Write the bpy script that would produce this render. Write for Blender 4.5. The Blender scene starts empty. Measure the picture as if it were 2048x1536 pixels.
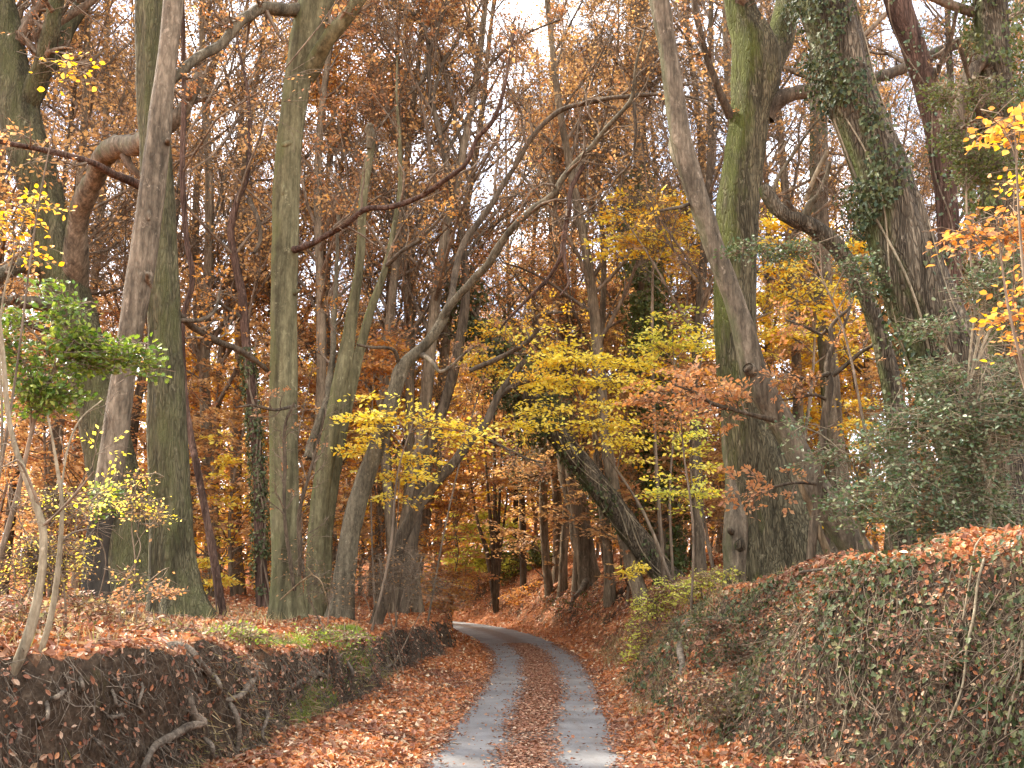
import bpy, math, numpy as np
from math import radians, pi, sin, cos
from mathutils import Vector

rng = np.random.default_rng(11)
SC = bpy.context.scene
COL = SC.collection

# ------------------------------------------------------------------ camera model (photo pixels 2048x1536)
F = 1991.1
CAMZ = 2.0
PITCH = math.atan(382.0 / F)
CP, SP = cos(PITCH), sin(PITCH)


def P(px, py, D):
    """World point at forward distance D (world Y) seen at photo pixel px,py."""
    cx = (px - 1024.0) / F
    cy = (768.0 - py) / F
    t = D / (CP - cy * SP)
    return np.array([cx * t, D, CAMZ + t * (SP + cy * CP)])


def nrm(v):
    return v / np.maximum(np.linalg.norm(v, axis=-1, keepdims=True), 1e-9)


def sstep(x):
    x = np.clip(x, 0, 1)
    return x * x * (3 - 2 * x)


def _h(ix, iy, iz):
    v = np.sin(ix * 127.1 + iy * 311.7 + iz * 74.7) * 43758.5453
    return v - np.floor(v)


def vnoise(p):
    p = np.asarray(p, float)
    i = np.floor(p)
    f = p - i
    f = f * f * (3 - 2 * f)
    x, y, z = i[..., 0], i[..., 1], i[..., 2]
    fx, fy, fz = f[..., 0], f[..., 1], f[..., 2]
    r = 0
    for a in (0, 1):
        for b in (0, 1):
            for c in (0, 1):
                w = (fx if a else 1 - fx) * (fy if b else 1 - fy) * (fz if c else 1 - fz)
                r = r + w * _h(x + a, y + b, z + c)
    return r


def n2(x, y, s, o=0.0):
    return vnoise(np.stack([np.asarray(x) * s + o, np.asarray(y) * s + o * 1.7, np.full(np.shape(x), o * 3.1 + .5)], -1)) * 2 - 1


# ------------------------------------------------------------------ paths
def catmull(P_, sub):
    """Catmull-Rom through rows of P_; sub = samples per span."""
    P_ = np.asarray(P_, float)
    if len(P_) < 3:
        t = np.linspace(0, 1, sub * (len(P_) - 1) + 1)[:, None]
        return P_[0] * (1 - t) + P_[-1] * t
    Q = np.vstack([2 * P_[0] - P_[1], P_, 2 * P_[-1] - P_[-2]])
    out = []
    t = np.linspace(0, 1, sub, endpoint=False)[:, None]
    for i in range(1, len(Q) - 2):
        a, b, c, d = Q[i - 1], Q[i], Q[i + 1], Q[i + 2]
        out.append(.5 * ((2 * b) + (c - a) * t + (2 * a - 5 * b + 4 * c - d) * t ** 2 + (3 * b - a - 3 * c + d) * t ** 3))
    out.append(P_[-1:])
    return np.vstack(out)


class MB:
    def __init__(s):
        s.v, s.f, s.n = [], [], 0

    def add(s, v, faces, mat=0, smooth=True):
        v = np.asarray(v, float).reshape(-1, 3)
        for f in (faces if isinstance(faces, list) else [faces]):
            f = np.asarray(f, np.int64)
            if len(f):
                s.f.append((f + s.n, mat, smooth))
        s.v.append(v)
        s.n += len(v)

    def build(s, name, mats, parent=None, loc=None):
        me = bpy.data.meshes.new(name)
        v = np.vstack(s.v)
        if loc is not None:
            v = v - np.asarray(loc)
        nf = sum(len(f) for f, _, _ in s.f)
        lv = np.concatenate([f.ravel() for f, _, _ in s.f])
        tot = np.concatenate([np.full(len(f), f.shape[1]) for f, _, _ in s.f])
        mi = np.concatenate([np.full(len(f), m) for f, m, _ in s.f])
        sm = np.concatenate([np.full(len(f), k, bool) for f, _, k in s.f])
        st = np.concatenate([[0], np.cumsum(tot)[:-1]])
        me.vertices.add(len(v))
        me.vertices.foreach_set('co', v.astype(np.float32).ravel())
        me.loops.add(len(lv))
        me.loops.foreach_set('vertex_index', lv.astype(np.int32))
        me.polygons.add(nf)
        me.polygons.foreach_set('loop_start', st.astype(np.int32))
        me.polygons.foreach_set('loop_total', tot.astype(np.int32))
        me.polygons.foreach_set('material_index', mi.astype(np.int32))
        me.polygons.foreach_set('use_smooth', sm)
        me.update(calc_edges=True)
        for m in (mats if isinstance(mats, (list, tuple)) else [mats]):
            me.materials.append(m)
        o = bpy.data.objects.new(name, me)
        COL.objects.link(o)
        if parent is not None:
            o.parent = parent
        return o


def tag(o, label, cat=None, group=None, kind=None):
    if label:
        o['label'] = label
    if cat:
        o['category'] = cat
    if group:
        o['group'] = group
    if kind:
        o['kind'] = kind
    return o


def empty(name, loc, label, cat, group=None):
    o = bpy.data.objects.new(name, None)
    o.empty_display_size = .3
    COL.objects.link(o)
    o.location = [float(a) for a in loc]
    return tag(o, label, cat, group)


def dup(root, loc, rz, sc, label, group=None):
    r = root.copy()
    COL.objects.link(r)
    r.location = [float(a) for a in loc]
    r.rotation_euler = (0, 0, rz)
    r.scale = sc if isinstance(sc, (tuple, list)) else (sc, sc, sc)
    r['label'] = label
    if group:
        r['group'] = group
    for ch in list(root.children):
        c = ch.copy()
        COL.objects.link(c)
        c.parent = r
        for g in list(ch.children):
            d = g.copy()
            COL.objects.link(d)
            d.parent = c
    return r


# ------------------------------------------------------------------ tubes
def frames(c):
    t = np.gradient(c, axis=0)
    t = nrm(t)
    u = np.zeros_like(c)
    a = np.array([1., 0, 0]) if abs(t[0, 0]) < .8 else np.array([0, 1., 0])
    a = a - t[0] * a.dot(t[0])
    u[0] = a / np.linalg.norm(a)
    for i in range(1, len(c)):
        a = u[i - 1] - t[i] * u[i - 1].dot(t[i])
        u[i] = a / max(np.linalg.norm(a), 1e-9)
    return t, u, np.cross(t, u)


def tube(mb, c, r, n=10, mat=0, rough=0.0, flare=None, capend=False, seed=0.0, ridge=0.0):
    """c (k,3) path, r (k,) radii. rough: relative surface lumps; flare=(ground z, amount): root buttresses."""
    t, u, v = frames(c)
    k = len(c)
    a = np.linspace(0, 2 * pi, n, endpoint=False)
    d = u[:, None, :] * np.cos(a)[None, :, None] + v[:, None, :] * np.sin(a)[None, :, None]
    R = np.repeat(r[:, None], n, 1)
    if rough:
        pts = c[:, None, :] + d * R[..., None]
        q = pts * np.array([1, 1, .55])
        R = R * (1 + rough * (1.3 * (vnoise(q * 2.2 + seed) - .5) + 1.0 * (vnoise(q * 6.0 + seed) - .5) + .5 * (vnoise(q * np.array([16, 16, 6]) + seed) - .5)))
    if ridge:
        s = np.arange(k)[:, None] * .07
        w = a[None, :] + .12 * np.sin(s * 3 + seed)
        R = R * (1 + ridge * (np.sin(w * 5 + seed) * .6 + np.sin(w * 9 + 2 * seed) * .4))
    if flare:
        gz0, am = flare
        h = np.maximum(c[:, 2] - gz0, 0)[:, None]
        lob = .55 + .45 * np.cos(a[None, :] * 5 + seed) + .25 * np.cos(a[None, :] * 3 + 2 * seed)
        R = R * (1 + am * np.exp(-h / .32) * lob)
    V = c[:, None, :] + d * R[..., None]
    i = np.arange(k - 1)[:, None] * n
    j = np.arange(n)[None, :]
    jn = (j + 1) % n
    q = np.stack([i + j, i + jn, i + n + jn, i + n + j], -1).reshape(-1, 4)
    V = V.reshape(-1, 3)
    fs = [q]
    if capend:
        V = np.vstack([V, c[-1] + t[-1] * r[-1] * .2])
        b = (k - 1) * n
        fs.append(np.stack([b + j[0], b + jn[0], np.full(n, k * n)], -1))
    mb.add(V, fs, mat)


def tubes(mb, C, R, s=3, mat=0):
    """Batch: C (N,k,3), R (N,k)."""
    N, k, _ = C.shape
    if N == 0:
        return
    T = nrm(np.gradient(C, axis=1))
    m = nrm(C[:, -1] - C[:, 0])
    ref = np.where(np.abs(m[:, :1]) < .7, np.array([[1., 0, 0]]), np.array([[0, 1., 0]]))[:, None, :]
    U = nrm(np.cross(T, ref))
    V = np.cross(T, U)
    a = np.linspace(0, 2 * pi, s, endpoint=False)
    X = C[:, :, None, :] + (U[:, :, None, :] * np.cos(a)[:, None] + V[:, :, None, :] * np.sin(a)[:, None]) * R[:, :, None, None]
    b = (np.arange(N) * k * s)[:, None, None]
    i = (np.arange(k - 1) * s)[None, :, None]
    j = np.arange(s)[None, None, :]
    jn = (j + 1) % s
    q = np.stack([b + i + j, b + i + jn, b + i + s + jn, b + i + s + j], -1).reshape(-1, 4)
    mb.add(X.reshape(-1, 3), q, mat)


def spawn(C, R, m, t0, t1, lf, ang, k=5, up=.0, wander=.15, rf=.6, rend=.25, lmin=.1, rmin=.0015):
    """m children on each parent polyline. lf: child length = lf*parent length * U(.6,1.2) * taper along parent."""
    N, kp, _ = C.shape
    L = np.linalg.norm(np.diff(C, axis=1), axis=2).sum(1)
    idx = np.repeat(np.arange(N), m)
    t = rng.uniform(t0, t1, len(idx))
    x = t * (kp - 1)
    i = np.minimum(x.astype(int), kp - 2)
    f = (x - i)[:, None]
    p = C[idx, i] * (1 - f) + C[idx, i + 1] * f
    tg = nrm(C[idx, i + 1] - C[idx, i])
    r = R[idx, i] * (1 - f[:, 0]) + R[idx, i + 1] * f[:, 0]
    q = nrm(np.cross(tg, rng.normal(size=tg.shape)))
    a = ang * rng.uniform(.7, 1.3, len(idx))[:, None]
    d = nrm(tg * np.cos(a) + q * np.sin(a))
    ln = np.maximum(lf * L[idx] * rng.uniform(.55, 1.2, len(idx)) * (1.15 - .55 * t), lmin)
    out = np.zeros((len(idx), k, 3))
    out[:, 0] = p
    st = (ln / (k - 1))[:, None]
    for s in range(1, k):
        d = nrm(d + rng.normal(size=d.shape) * wander + np.array([0, 0, up]))
        out[:, s] = out[:, s - 1] + d * st
    r0 = np.maximum(r * rf, rmin)
    rr = r0[:, None] * np.linspace(1, rend, k)[None, :]
    return out, np.maximum(rr, rmin)


# ------------------------------------------------------------------ leaves (templates in a unit frame: y = along leaf, x = across, z = normal)
def _tmpl(rows, curl=.0):
    v = np.array(rows, float)
    return v


T_DIAM = (np.array([[0, 0, 0], [-.34, .5, .07], [0, 1, -.03], [.34, .5, .07]]), [np.array([[0, 3, 2, 1]])])
T_OVAL = (np.array([[0, 0, 0], [.27, .28, .05], [.3, .6, .08], [0, 1, -.06], [-.3, .6, .08], [-.27, .28, .05], [0, .5, 0]]),
          [np.array([[0, 1, 2, 6], [6, 2, 3, 4], [0, 6, 4, 5]])])
T_CURL = (np.array([[0, 0, .05], [.3, .25, .16], [.34, .6, .24], [0, 1, .2], [-.34, .6, .2], [-.28, .25, .12], [0, .5, 0]]),
          [np.array([[0, 1, 2, 6], [6, 2, 3, 4], [0, 6, 4, 5]])])


def _holly():
    ys = [0, .12, .24, .36, .48, .6, .72, .84, 1]
    xs = [0.02, .13, .36, .17, .42, .19, .36, .12, 0]
    v, f = [], []
    for y, x in zip(ys, xs):
        sp = .14 if x > .3 else .03
        v += [[-x, y + (.05 if x > .3 else 0), sp], [0, y, 0], [x, y + (.05 if x > .3 else 0), sp]]
    for i in range(len(ys) - 1):
        a, b = i * 3, i * 3 + 3
        f += [[a, a + 1, b + 1, b], [a + 1, a + 2, b + 2, b + 1]]
    return np.array(v, float), [np.array(f)]


T_HOLLY = _holly()
T_IVY = (np.array([[0, 0, 0], [.2, -.12, 0], [.5, .12, .05], [.27, .36, .02], [.33, .62, .06], [0, 1, -.04], [-.33, .62, .06], [-.27, .36, .02], [-.5, .12, .05], [-.2, -.12, 0], [0, .35, -.03]]),
         [np.array([[0, 1, 2, 10], [10, 2, 3, 4], [10, 4, 5, 6], [10, 6, 7, 8], [10, 8, 9, 0]])])
T_BLADE = (np.array([[-.03, 0, 0], [.03, 0, 0], [.022, .55, .06], [0, 1, .3], [-.022, .55, .06]]), [np.array([[0, 1, 2, 4]]), np.array([[4, 2, 3]])])


def leaves(mb, pos, d, n, size, tmpl=T_DIAM, mat=0, wid=1.0):
    N = len(pos)
    if N == 0:
        return
    d = nrm(d)
    x = nrm(np.cross(d, n))
    z = np.cross(x, d)
    tv, tf = tmpl
    size = np.broadcast_to(size, (N,))
    w = np.broadcast_to(wid, (N,))
    V = pos[:, None, :] + size[:, None, None] * (x[:, None, :] * (tv[None, :, 0:1] * w[:, None, None]) + d[:, None, :] * tv[None, :, 1:2] + z[:, None, :] * tv[None, :, 2:3])
    k = len(tv)
    b = (np.arange(N) * k)[:, None, None]
    mb.add(V.reshape(-1, 3), [(b + f[None]).reshape(-1, f.shape[1]) for f in tf], mat, smooth=False)


def sprays(mb, o, d, ln, nr, size, k=12, tmpl=T_DIAM, mat=0, twig=1, droop=.12, jit=.35, twr=.004, gap=.0):
    """Flat two-ranked sprays (beech-like): twig from o along d, leaves alternating in the plane with normal nr."""
    N = len(o)
    if N == 0:
        return
    d = nrm(d)
    nr = nrm(nr - d * (nr * d).sum(1, keepdims=True))
    sd = np.cross(d, nr)
    kt = 4
    tt = np.linspace(0, 1, kt)
    C = o[:, None, :] + d[:, None, :] * (ln[:, None] * tt)[..., None] - np.array([0, 0, 1.]) * (droop * ln[:, None] * tt ** 2)[..., None]
    if twig is not None:
        tubes(mb, C, twr * np.linspace(1, .35, kt)[None, :] * np.ones((N, 1)), 3, twig)
    t = np.linspace(.12, 1, k)[None, :] + rng.uniform(-.04, .04, (N, k))
    sg = np.where(np.arange(k) % 2 == 0, 1., -1.)[None, :] * np.ones((N, 1))
    side = rng.uniform(0, .32, (N, k)) * (1.1 - t * .8) * ln[:, None]
    pos = o[:, None, :] + d[:, None, :] * (ln[:, None] * t)[..., None] + sd[:, None, :] * (sg * side)[..., None] - np.array([0, 0, 1.]) * (droop * ln[:, None] * t ** 2)[..., None]
    dd = d[:, None, :] * .75 + sd[:, None, :] * (sg * .8)[..., None] + rng.normal(size=(N, k, 3)) * .25
    nn = nr[:, None, :] + rng.normal(size=(N, k, 3)) * jit
    sz = size * rng.uniform(.65, 1.2, (N, k))
    keep = rng.random((N, k)) > gap
    leaves(mb, pos[keep], dd[keep], nn[keep], sz[keep], tmpl, mat)


# ------------------------------------------------------------------ materials
def newmat(name):
    m = bpy.data.materials.new(name)
    m.use_nodes = True
    nt = m.node_tree
    nt.nodes.clear()
    out = nt.nodes.new('ShaderNodeOutputMaterial')
    return m, nt, out


def ramp(nt, stops, fac):
    r = nt.nodes.new('ShaderNodeValToRGB')
    e = r.color_ramp.elements
    while len(e) > 1:
        e.remove(e[-1])
    e[0].position, e[0].color = stops[0][0], (*stops[0][1], 1)
    for p, c in stops[1:]:
        x = e.new(p)
        x.color = (*c, 1)
    nt.links.new(fac, r.inputs[0])
    return r.outputs[0]


def mapped(nt, scale, kind='Object'):
    tc = nt.nodes.new('ShaderNodeTexCoord')
    mp = nt.nodes.new('ShaderNodeMapping')
    mp.inputs['Scale'].default_value = scale
    nt.links.new(tc.outputs[kind], mp.inputs[0])
    return mp.outputs[0]


def noise(nt, vec, scale, det=4, rough=.6):
    n = nt.nodes.new('ShaderNodeTexNoise')
    n.inputs['Scale'].default_value = scale
    n.inputs['Detail'].default_value = det
    n.inputs['Roughness'].default_value = rough
    nt.links.new(vec, n.inputs['Vector'])
    return n.outputs['Fac']


def mixc(nt, fac, a, b, mode='MIX'):
    m = nt.nodes.new('ShaderNodeMix')
    m.data_type = 'RGBA'
    m.blend_type = mode
    for s, v in ((0, fac), (6, a), (7, b)):
        if isinstance(v, (int, float)):
            m.inputs[s].default_value = v
        elif isinstance(v, tuple):
            m.inputs[s].default_value = (*v, 1)
        else:
            nt.links.new(v, m.inputs[s])
    return m.outputs[2]


def math_(nt, op, a, b=None):
    m = nt.nodes.new('ShaderNodeMath')
    m.operation = op
    for s, v in ((0, a), (1, b)):
        if v is None:
            continue
        if isinstance(v, (int, float)):
            m.inputs[s].default_value = v
        else:
            nt.links.new(v, m.inputs[s])
    return m.outputs[0]


def bump(nt, h, strength, dist):
    b = nt.nodes.new('ShaderNodeBump')
    b.inputs['Strength'].default_value = strength
    b.inputs['Distance'].default_value = dist
    nt.links.new(h, b.inputs['Height'])
    return b.outputs[0]


def principled(nt, out, col, rough=.8, normal=None, spec=.2):
    p = nt.nodes.new('ShaderNodeBsdfPrincipled')
    if isinstance(col, tuple):
        p.inputs['Base Color'].default_value = (*col, 1)
    else:
        nt.links.new(col, p.inputs['Base Color'])
    p.inputs['Roughness'].default_value = rough
    p.inputs['Specular IOR Level'].default_value = spec
    if normal is not None:
        nt.links.new(normal, p.inputs['Normal'])
    nt.links.new(p.outputs[0], out.inputs[0])
    return p


def m_leaf(name, stops, trans=.45, rough=.55, spec=.25, boost=1.25):
    m, nt, out = newmat(name)
    g = nt.nodes.new('ShaderNodeNewGeometry')
    c = ramp(nt, stops, g.outputs['Random Per Island'])
    p = nt.nodes.new('ShaderNodeBsdfPrincipled')
    p.inputs['Roughness'].default_value = rough
    p.inputs['Specular IOR Level'].default_value = spec
    nt.links.new(c, p.inputs['Base Color'])
    if trans:
        t = nt.nodes.new('ShaderNodeBsdfTranslucent')
        h = nt.nodes.new('ShaderNodeHueSaturation')
        h.inputs['Saturation'].default_value = 1.1
        h.inputs['Value'].default_value = boost
        nt.links.new(c, h.inputs['Color'])
        nt.links.new(h.outputs[0], t.inputs[0])
        mx = nt.nodes.new('ShaderNodeMixShader')
        mx.inputs[0].default_value = trans
        nt.links.new(p.outputs[0], mx.inputs[1])
        nt.links.new(t.outputs[0], mx.inputs[2])
        nt.links.new(mx.outputs[0], out.inputs[0])
    else:
        nt.links.new(p.outputs[0], out.inputs[0])
    return m


def m_bark(name, dark, light, moss=None, moss_amt=0.0, moss_side=(-1, 0, 0), fiss=1.0, zs=.16, bs=.6, fscale=26, foot=None):
    return _m_bark(name, dark, light, moss, moss_amt, moss_side, fiss, zs, bs, fscale, foot)


def _m_bark(name, dark, light, moss=None, moss_amt=0.0, moss_side=(-1, 0, 0), fiss=1.0, zs=.16, bs=.6, fscale=26, foot=None):
    m, nt, out = newmat(name)
    v1 = mapped(nt, (1, 1, zs))
    a = noise(nt, v1, fscale, 5, .65)
    vo = nt.nodes.new('ShaderNodeTexVoronoi')
    vo.feature = 'DISTANCE_TO_EDGE'
    vo.inputs['Scale'].default_value = fscale * .9
    nz = nt.nodes.new('ShaderNodeVectorMath')
    nz.operation = 'ADD'
    nn = nt.nodes.new('ShaderNodeTexNoise')
    nn.inputs['Scale'].default_value = 9
    nt.links.new(v1, nn.inputs['Vector'])
    sc = nt.nodes.new('ShaderNodeVectorMath')
    sc.operation = 'SCALE'
    sc.inputs['Scale'].default_value = .14
    nt.links.new(nn.outputs['Color'], sc.inputs[0])
    nt.links.new(v1, nz.inputs[0])
    nt.links.new(sc.outputs[0], nz.inputs[1])
    nt.links.new(nz.outputs[0], vo.inputs['Vector'])
    crack = math_(nt, 'MINIMUM', math_(nt, 'MULTIPLY', vo.outputs['Distance'], 5.0), 1.0)
    big = noise(nt, mapped(nt, (1, 1, .5)), 2.2, 5, .7)
    col = ramp(nt, [(.34, tuple(c * .7 for c in dark)), (.48, tuple(.55 * c + .3 * e for c, e in zip(dark, light))), (.64, tuple(c * .85 for c in light))], math_(nt, 'ADD', math_(nt, 'MULTIPLY', a, .55), math_(nt, 'MULTIPLY', big, .45)))
    cd = math_(nt, 'SUBTRACT', 1.0, math_(nt, 'MULTIPLY', math_(nt, 'SUBTRACT', 1.0, crack), .62 * fiss))
    mul = nt.nodes.new('ShaderNodeVectorMath')
    mul.operation = 'SCALE'
    nt.links.new(col, mul.inputs[0])
    nt.links.new(cd, mul.inputs['Scale'])
    col = mul.outputs[0]
    stv = noise(nt, mapped(nt, (1, 1, .06)), 7, 4, .7)
    sr = nt.nodes.new('ShaderNodeMapRange')
    sr.inputs['From Min'].default_value = .36
    sr.inputs['From Max'].default_value = .62
    sr.inputs['To Min'].default_value = .5
    sr.inputs['To Max'].default_value = 1.2
    nt.links.new(stv, sr.inputs[0])
    m2 = nt.nodes.new('ShaderNodeVectorMath')
    m2.operation = 'SCALE'
    nt.links.new(col, m2.inputs[0])
    nt.links.new(sr.outputs[0], m2.inputs['Scale'])
    lr = nt.nodes.new('ShaderNodeMapRange')
    lr.inputs['From Min'].default_value = .60
    lr.inputs['From Max'].default_value = .70
    lr.inputs['To Max'].default_value = .55
    nt.links.new(noise(nt, mapped(nt, (1, 1, .7)), 5.5, 6, .75), lr.inputs[0])
    col = mixc(nt, lr.outputs[0], m2.outputs[0], tuple(min(1, c * 1.5 + .03) for c in light))
    if moss:
        g = nt.nodes.new('ShaderNodeNewGeometry')
        dp = nt.nodes.new('ShaderNodeVectorMath')
        dp.operation = 'DOT_PRODUCT'
        nt.links.new(g.outputs['Normal'], dp.inputs[0])
        dp.inputs[1].default_value = moss_side
        mn = noise(nt, mapped(nt, (1, 1, .4)), 3.4, 6, .7)
        f = math_(nt, 'ADD', math_(nt, 'MULTIPLY', dp.outputs['Value'], .35), math_(nt, 'ADD', mn, moss_amt - .62))
        mr = nt.nodes.new('ShaderNodeMapRange')
        if foot and foot < 0:
            sz = nt.nodes.new('ShaderNodeSeparateXYZ')
            nt.links.new(mapped(nt, (1, 1, 1)), sz.inputs[0])
            zr = nt.nodes.new('ShaderNodeMapRange')
            zr.inputs['From Min'].default_value = 1.5
            zr.inputs['From Max'].default_value = 5.0
            zr.inputs['To Min'].default_value = -.2
            zr.inputs['To Max'].default_value = .05
            nt.links.new(sz.outputs[2], zr.inputs[0])
            f = math_(nt, 'ADD', f, zr.outputs[0])
        mr.inputs['From Min'].default_value = -.02
        mr.inputs['From Max'].default_value = .28
        nt.links.new(f, mr.inputs[0])
        mcol = ramp(nt, [(.3, tuple(c * .55 for c in moss)), (.7, moss)], noise(nt, mapped(nt, (1, 1, 1)), 60, 3, .7))
        col = mixc(nt, mr.outputs[0], col, mcol)
    if foot and foot > 0:
        sp = nt.nodes.new('ShaderNodeSeparateXYZ')
        nt.links.new(mapped(nt, (1, 1, 1)), sp.inputs[0])
        fr = nt.nodes.new('ShaderNodeMapRange')
        fr.inputs['From Min'].default_value = foot + .25
        fr.inputs['From Max'].default_value = foot - .25
        nt.links.new(math_(nt, 'ADD', sp.outputs[2], math_(nt, 'MULTIPLY', math_(nt, 'SUBTRACT', big, .5), 2.2)), fr.inputs[0])
        col = mixc(nt, math_(nt, 'MULTIPLY', fr.outputs[0], .85), col, (.022, .02, .016))
    h = math_(nt, 'ADD', math_(nt, 'MULTIPLY', crack, .8 * fiss), math_(nt, 'MULTIPLY', a, .7))
    principled(nt, out, col, .88, bump(nt, h, bs, .03), .12)
    return m


M = {}
M['bark_foot'] = m_bark('bark_blackened_foot', (.085, .066, .042), (.27, .21, .14), None, fiss=.3, bs=.7, zs=.35, fscale=15, foot=1.75)
M['bark_olive'] = m_bark('bark_olive', (.085, .072, .034), (.21, .185, .098), (.125, .125, .045), .0, fiss=.16, bs=.5, zs=.35, fscale=16)
M['bark_brown'] = m_bark('bark_brown', (.075, .055, .032), (.24, .19, .125), (.10, .115, .035), -.08, fiss=.9, bs=1.0)
M['bark_pale'] = m_bark('bark_pale', (.085, .066, .042), (.27, .21, .14), (.10, .105, .045), -.1, fiss=.3, bs=.7, zs=.35, fscale=15)
M['bark_mossy'] = m_bark('bark_mossy', (.07, .058, .03), (.21, .175, .10), (.10, .108, .024), .02, (-.85, -.25, 0), fiss=.85, bs=1.0, foot=-1)
M['bark_green'] = m_bark('bark_green', (.06, .052, .026), (.18, .155, .085), (.105, .105, .04), -.03, (.2, -.6, 0), fiss=.7, bs=.8)
M['bark_red'] = m_bark('bark_red', (.06, .034, .022), (.19, .115, .08), None, fiss=.6, bs=.8)
M['bark_dark'] = m_bark('bark_dark', (.06, .045, .028), (.19, .14, .09), None, fiss=.4, bs=.6)
M['bark_grey'] = m_bark('bark_grey', (.08, .064, .038), (.225, .185, .118), None, fiss=.3, bs=.5, zs=.4)
M['bark_far'] = m_bark('bark_far', (.14, .105, .065), (.36, .27, .17), None, fiss=.4, bs=.5)
M['twig'] = m_bark('twig_bark', (.11, .078, .05), (.30, .22, .145), None, fiss=0, bs=.2)
M['twig_pale'] = m_bark('twig_pale', (.16, .12, .07), (.38, .31, .20), None, fiss=.1, bs=.3, zs=.4, fscale=30)
M['root'] = m_bark('root_bark', (.075, .056, .04), (.3, .24, .17), None, fiss=.3, bs=.6, zs=1, fscale=20)
M['heart'] = m_bark('bare_wood', (.16, .10, .05), (.42, .30, .17), None, fiss=.4, bs=.6)
M['orange'] = m_leaf('leaf_orange', [(0, (.46, .20, .06)), (.3, (.56, .28, .08)), (.6, (.42, .17, .06)), (.85, (.62, .38, .13)), (1, (.34, .16, .07))], .5)
M['rust'] = m_leaf('leaf_rust', [(0, (.38, .16, .065)), (.4, (.48, .25, .11)), (.7, (.32, .14, .07)), (1, (.54, .34, .17))], .5)
M['brown'] = m_leaf('leaf_brown', [(0, (.30, .17, .075)), (.4, (.40, .24, .11)), (.75, (.25, .13, .06)), (1, (.46, .28, .13))], .5)
M['tan'] = m_leaf('leaf_tan', [(0, (.46, .27, .11)), (.4, (.56, .34, .15)), (.7, (.40, .21, .09)), (1, (.62, .42, .2))], .5)
M['gold'] = m_leaf('leaf_gold', [(0, (.68, .40, .06)), (.4, (.74, .48, .09)), (.7, (.62, .30, .045)), (1, (.76, .58, .15))], .52)
M['yellow'] = m_leaf('leaf_yellow', [(0, (.84, .70, .10)), (.4, (.88, .78, .18)), (.7, (.82, .60, .07)), (1, (.84, .78, .26))], .5, boost=1.25)
M['lime'] = m_leaf('leaf_lime', [(0, (.48, .5, .09)), (.5, (.64, .6, .13)), (1, (.36, .4, .08))])
M['green'] = m_leaf('leaf_green', [(0, (.05, .075, .02)), (.5, (.09, .11, .03)), (1, (.13, .13, .04))], .25)
M['yew'] = m_leaf('needle_yew', [(0, (.06, .065, .03)), (.5, (.10, .095, .045)), (1, (.17, .13, .07))], .25)
M['ivy_dark'] = m_leaf('leaf_ivy_dark', [(0, (.02, .035, .014)), (.6, (.05, .062, .02)), (1, (.11, .115, .045))], .15, .55, .2)
M['holly'] = m_leaf('leaf_holly', [(0, (.05, .10, .015)), (.5, (.11, .17, .025)), (.8, (.19, .25, .04)), (1, (.3, .32, .07))], .35, .32, .4)
M['holly_grey'] = m_leaf('leaf_holly_grey', [(0, (.04, .07, .026)), (.5, (.075, .115, .042)), (.8, (.14, .175, .08)), (1, (.3, .31, .18))], .3, .35, .5)
M['ivy'] = m_leaf('leaf_ivy', [(0, (.03, .042, .014)), (.5, (.065, .08, .026)), (.85, (.11, .12, .045)), (1, (.18, .15, .06))], .2, .5, .25)
M['litter'] = m_leaf('leaf_litter', [(0, (.40, .14, .05)), (.2, (.50, .19, .06)), (.4, (.26, .08, .035)), (.55, (.5, .24, .10)), (.7, (.36, .125, .05)), (.82, (.14, .055, .03)), (.9, (.55, .38, .2)), (1, (.7, .56, .38))], .15, .5, .3)
M['litter_dull'] = m_leaf('leaf_litter_dull', [(0, (.2, .08, .042)), (.35, (.27, .12, .062)), (.6, (.13, .05, .03)), (.85, (.33, .18, .10)), (1, (.46, .33, .22))], .1, .6, .25)
M['grass'] = m_leaf('grass_blade', [(0, (.28, .22, .09)), (.3, (.38, .29, .15)), (.6, (.22, .13, .07)), (.85, (.19, .19, .05)), (1, (.46, .36, .2))], .35)
M['moss'] = m_leaf('moss_blade', [(0, (.12, .18, .02)), (.5, (.22, .29, .04)), (1, (.36, .38, .09))], .35)


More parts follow.
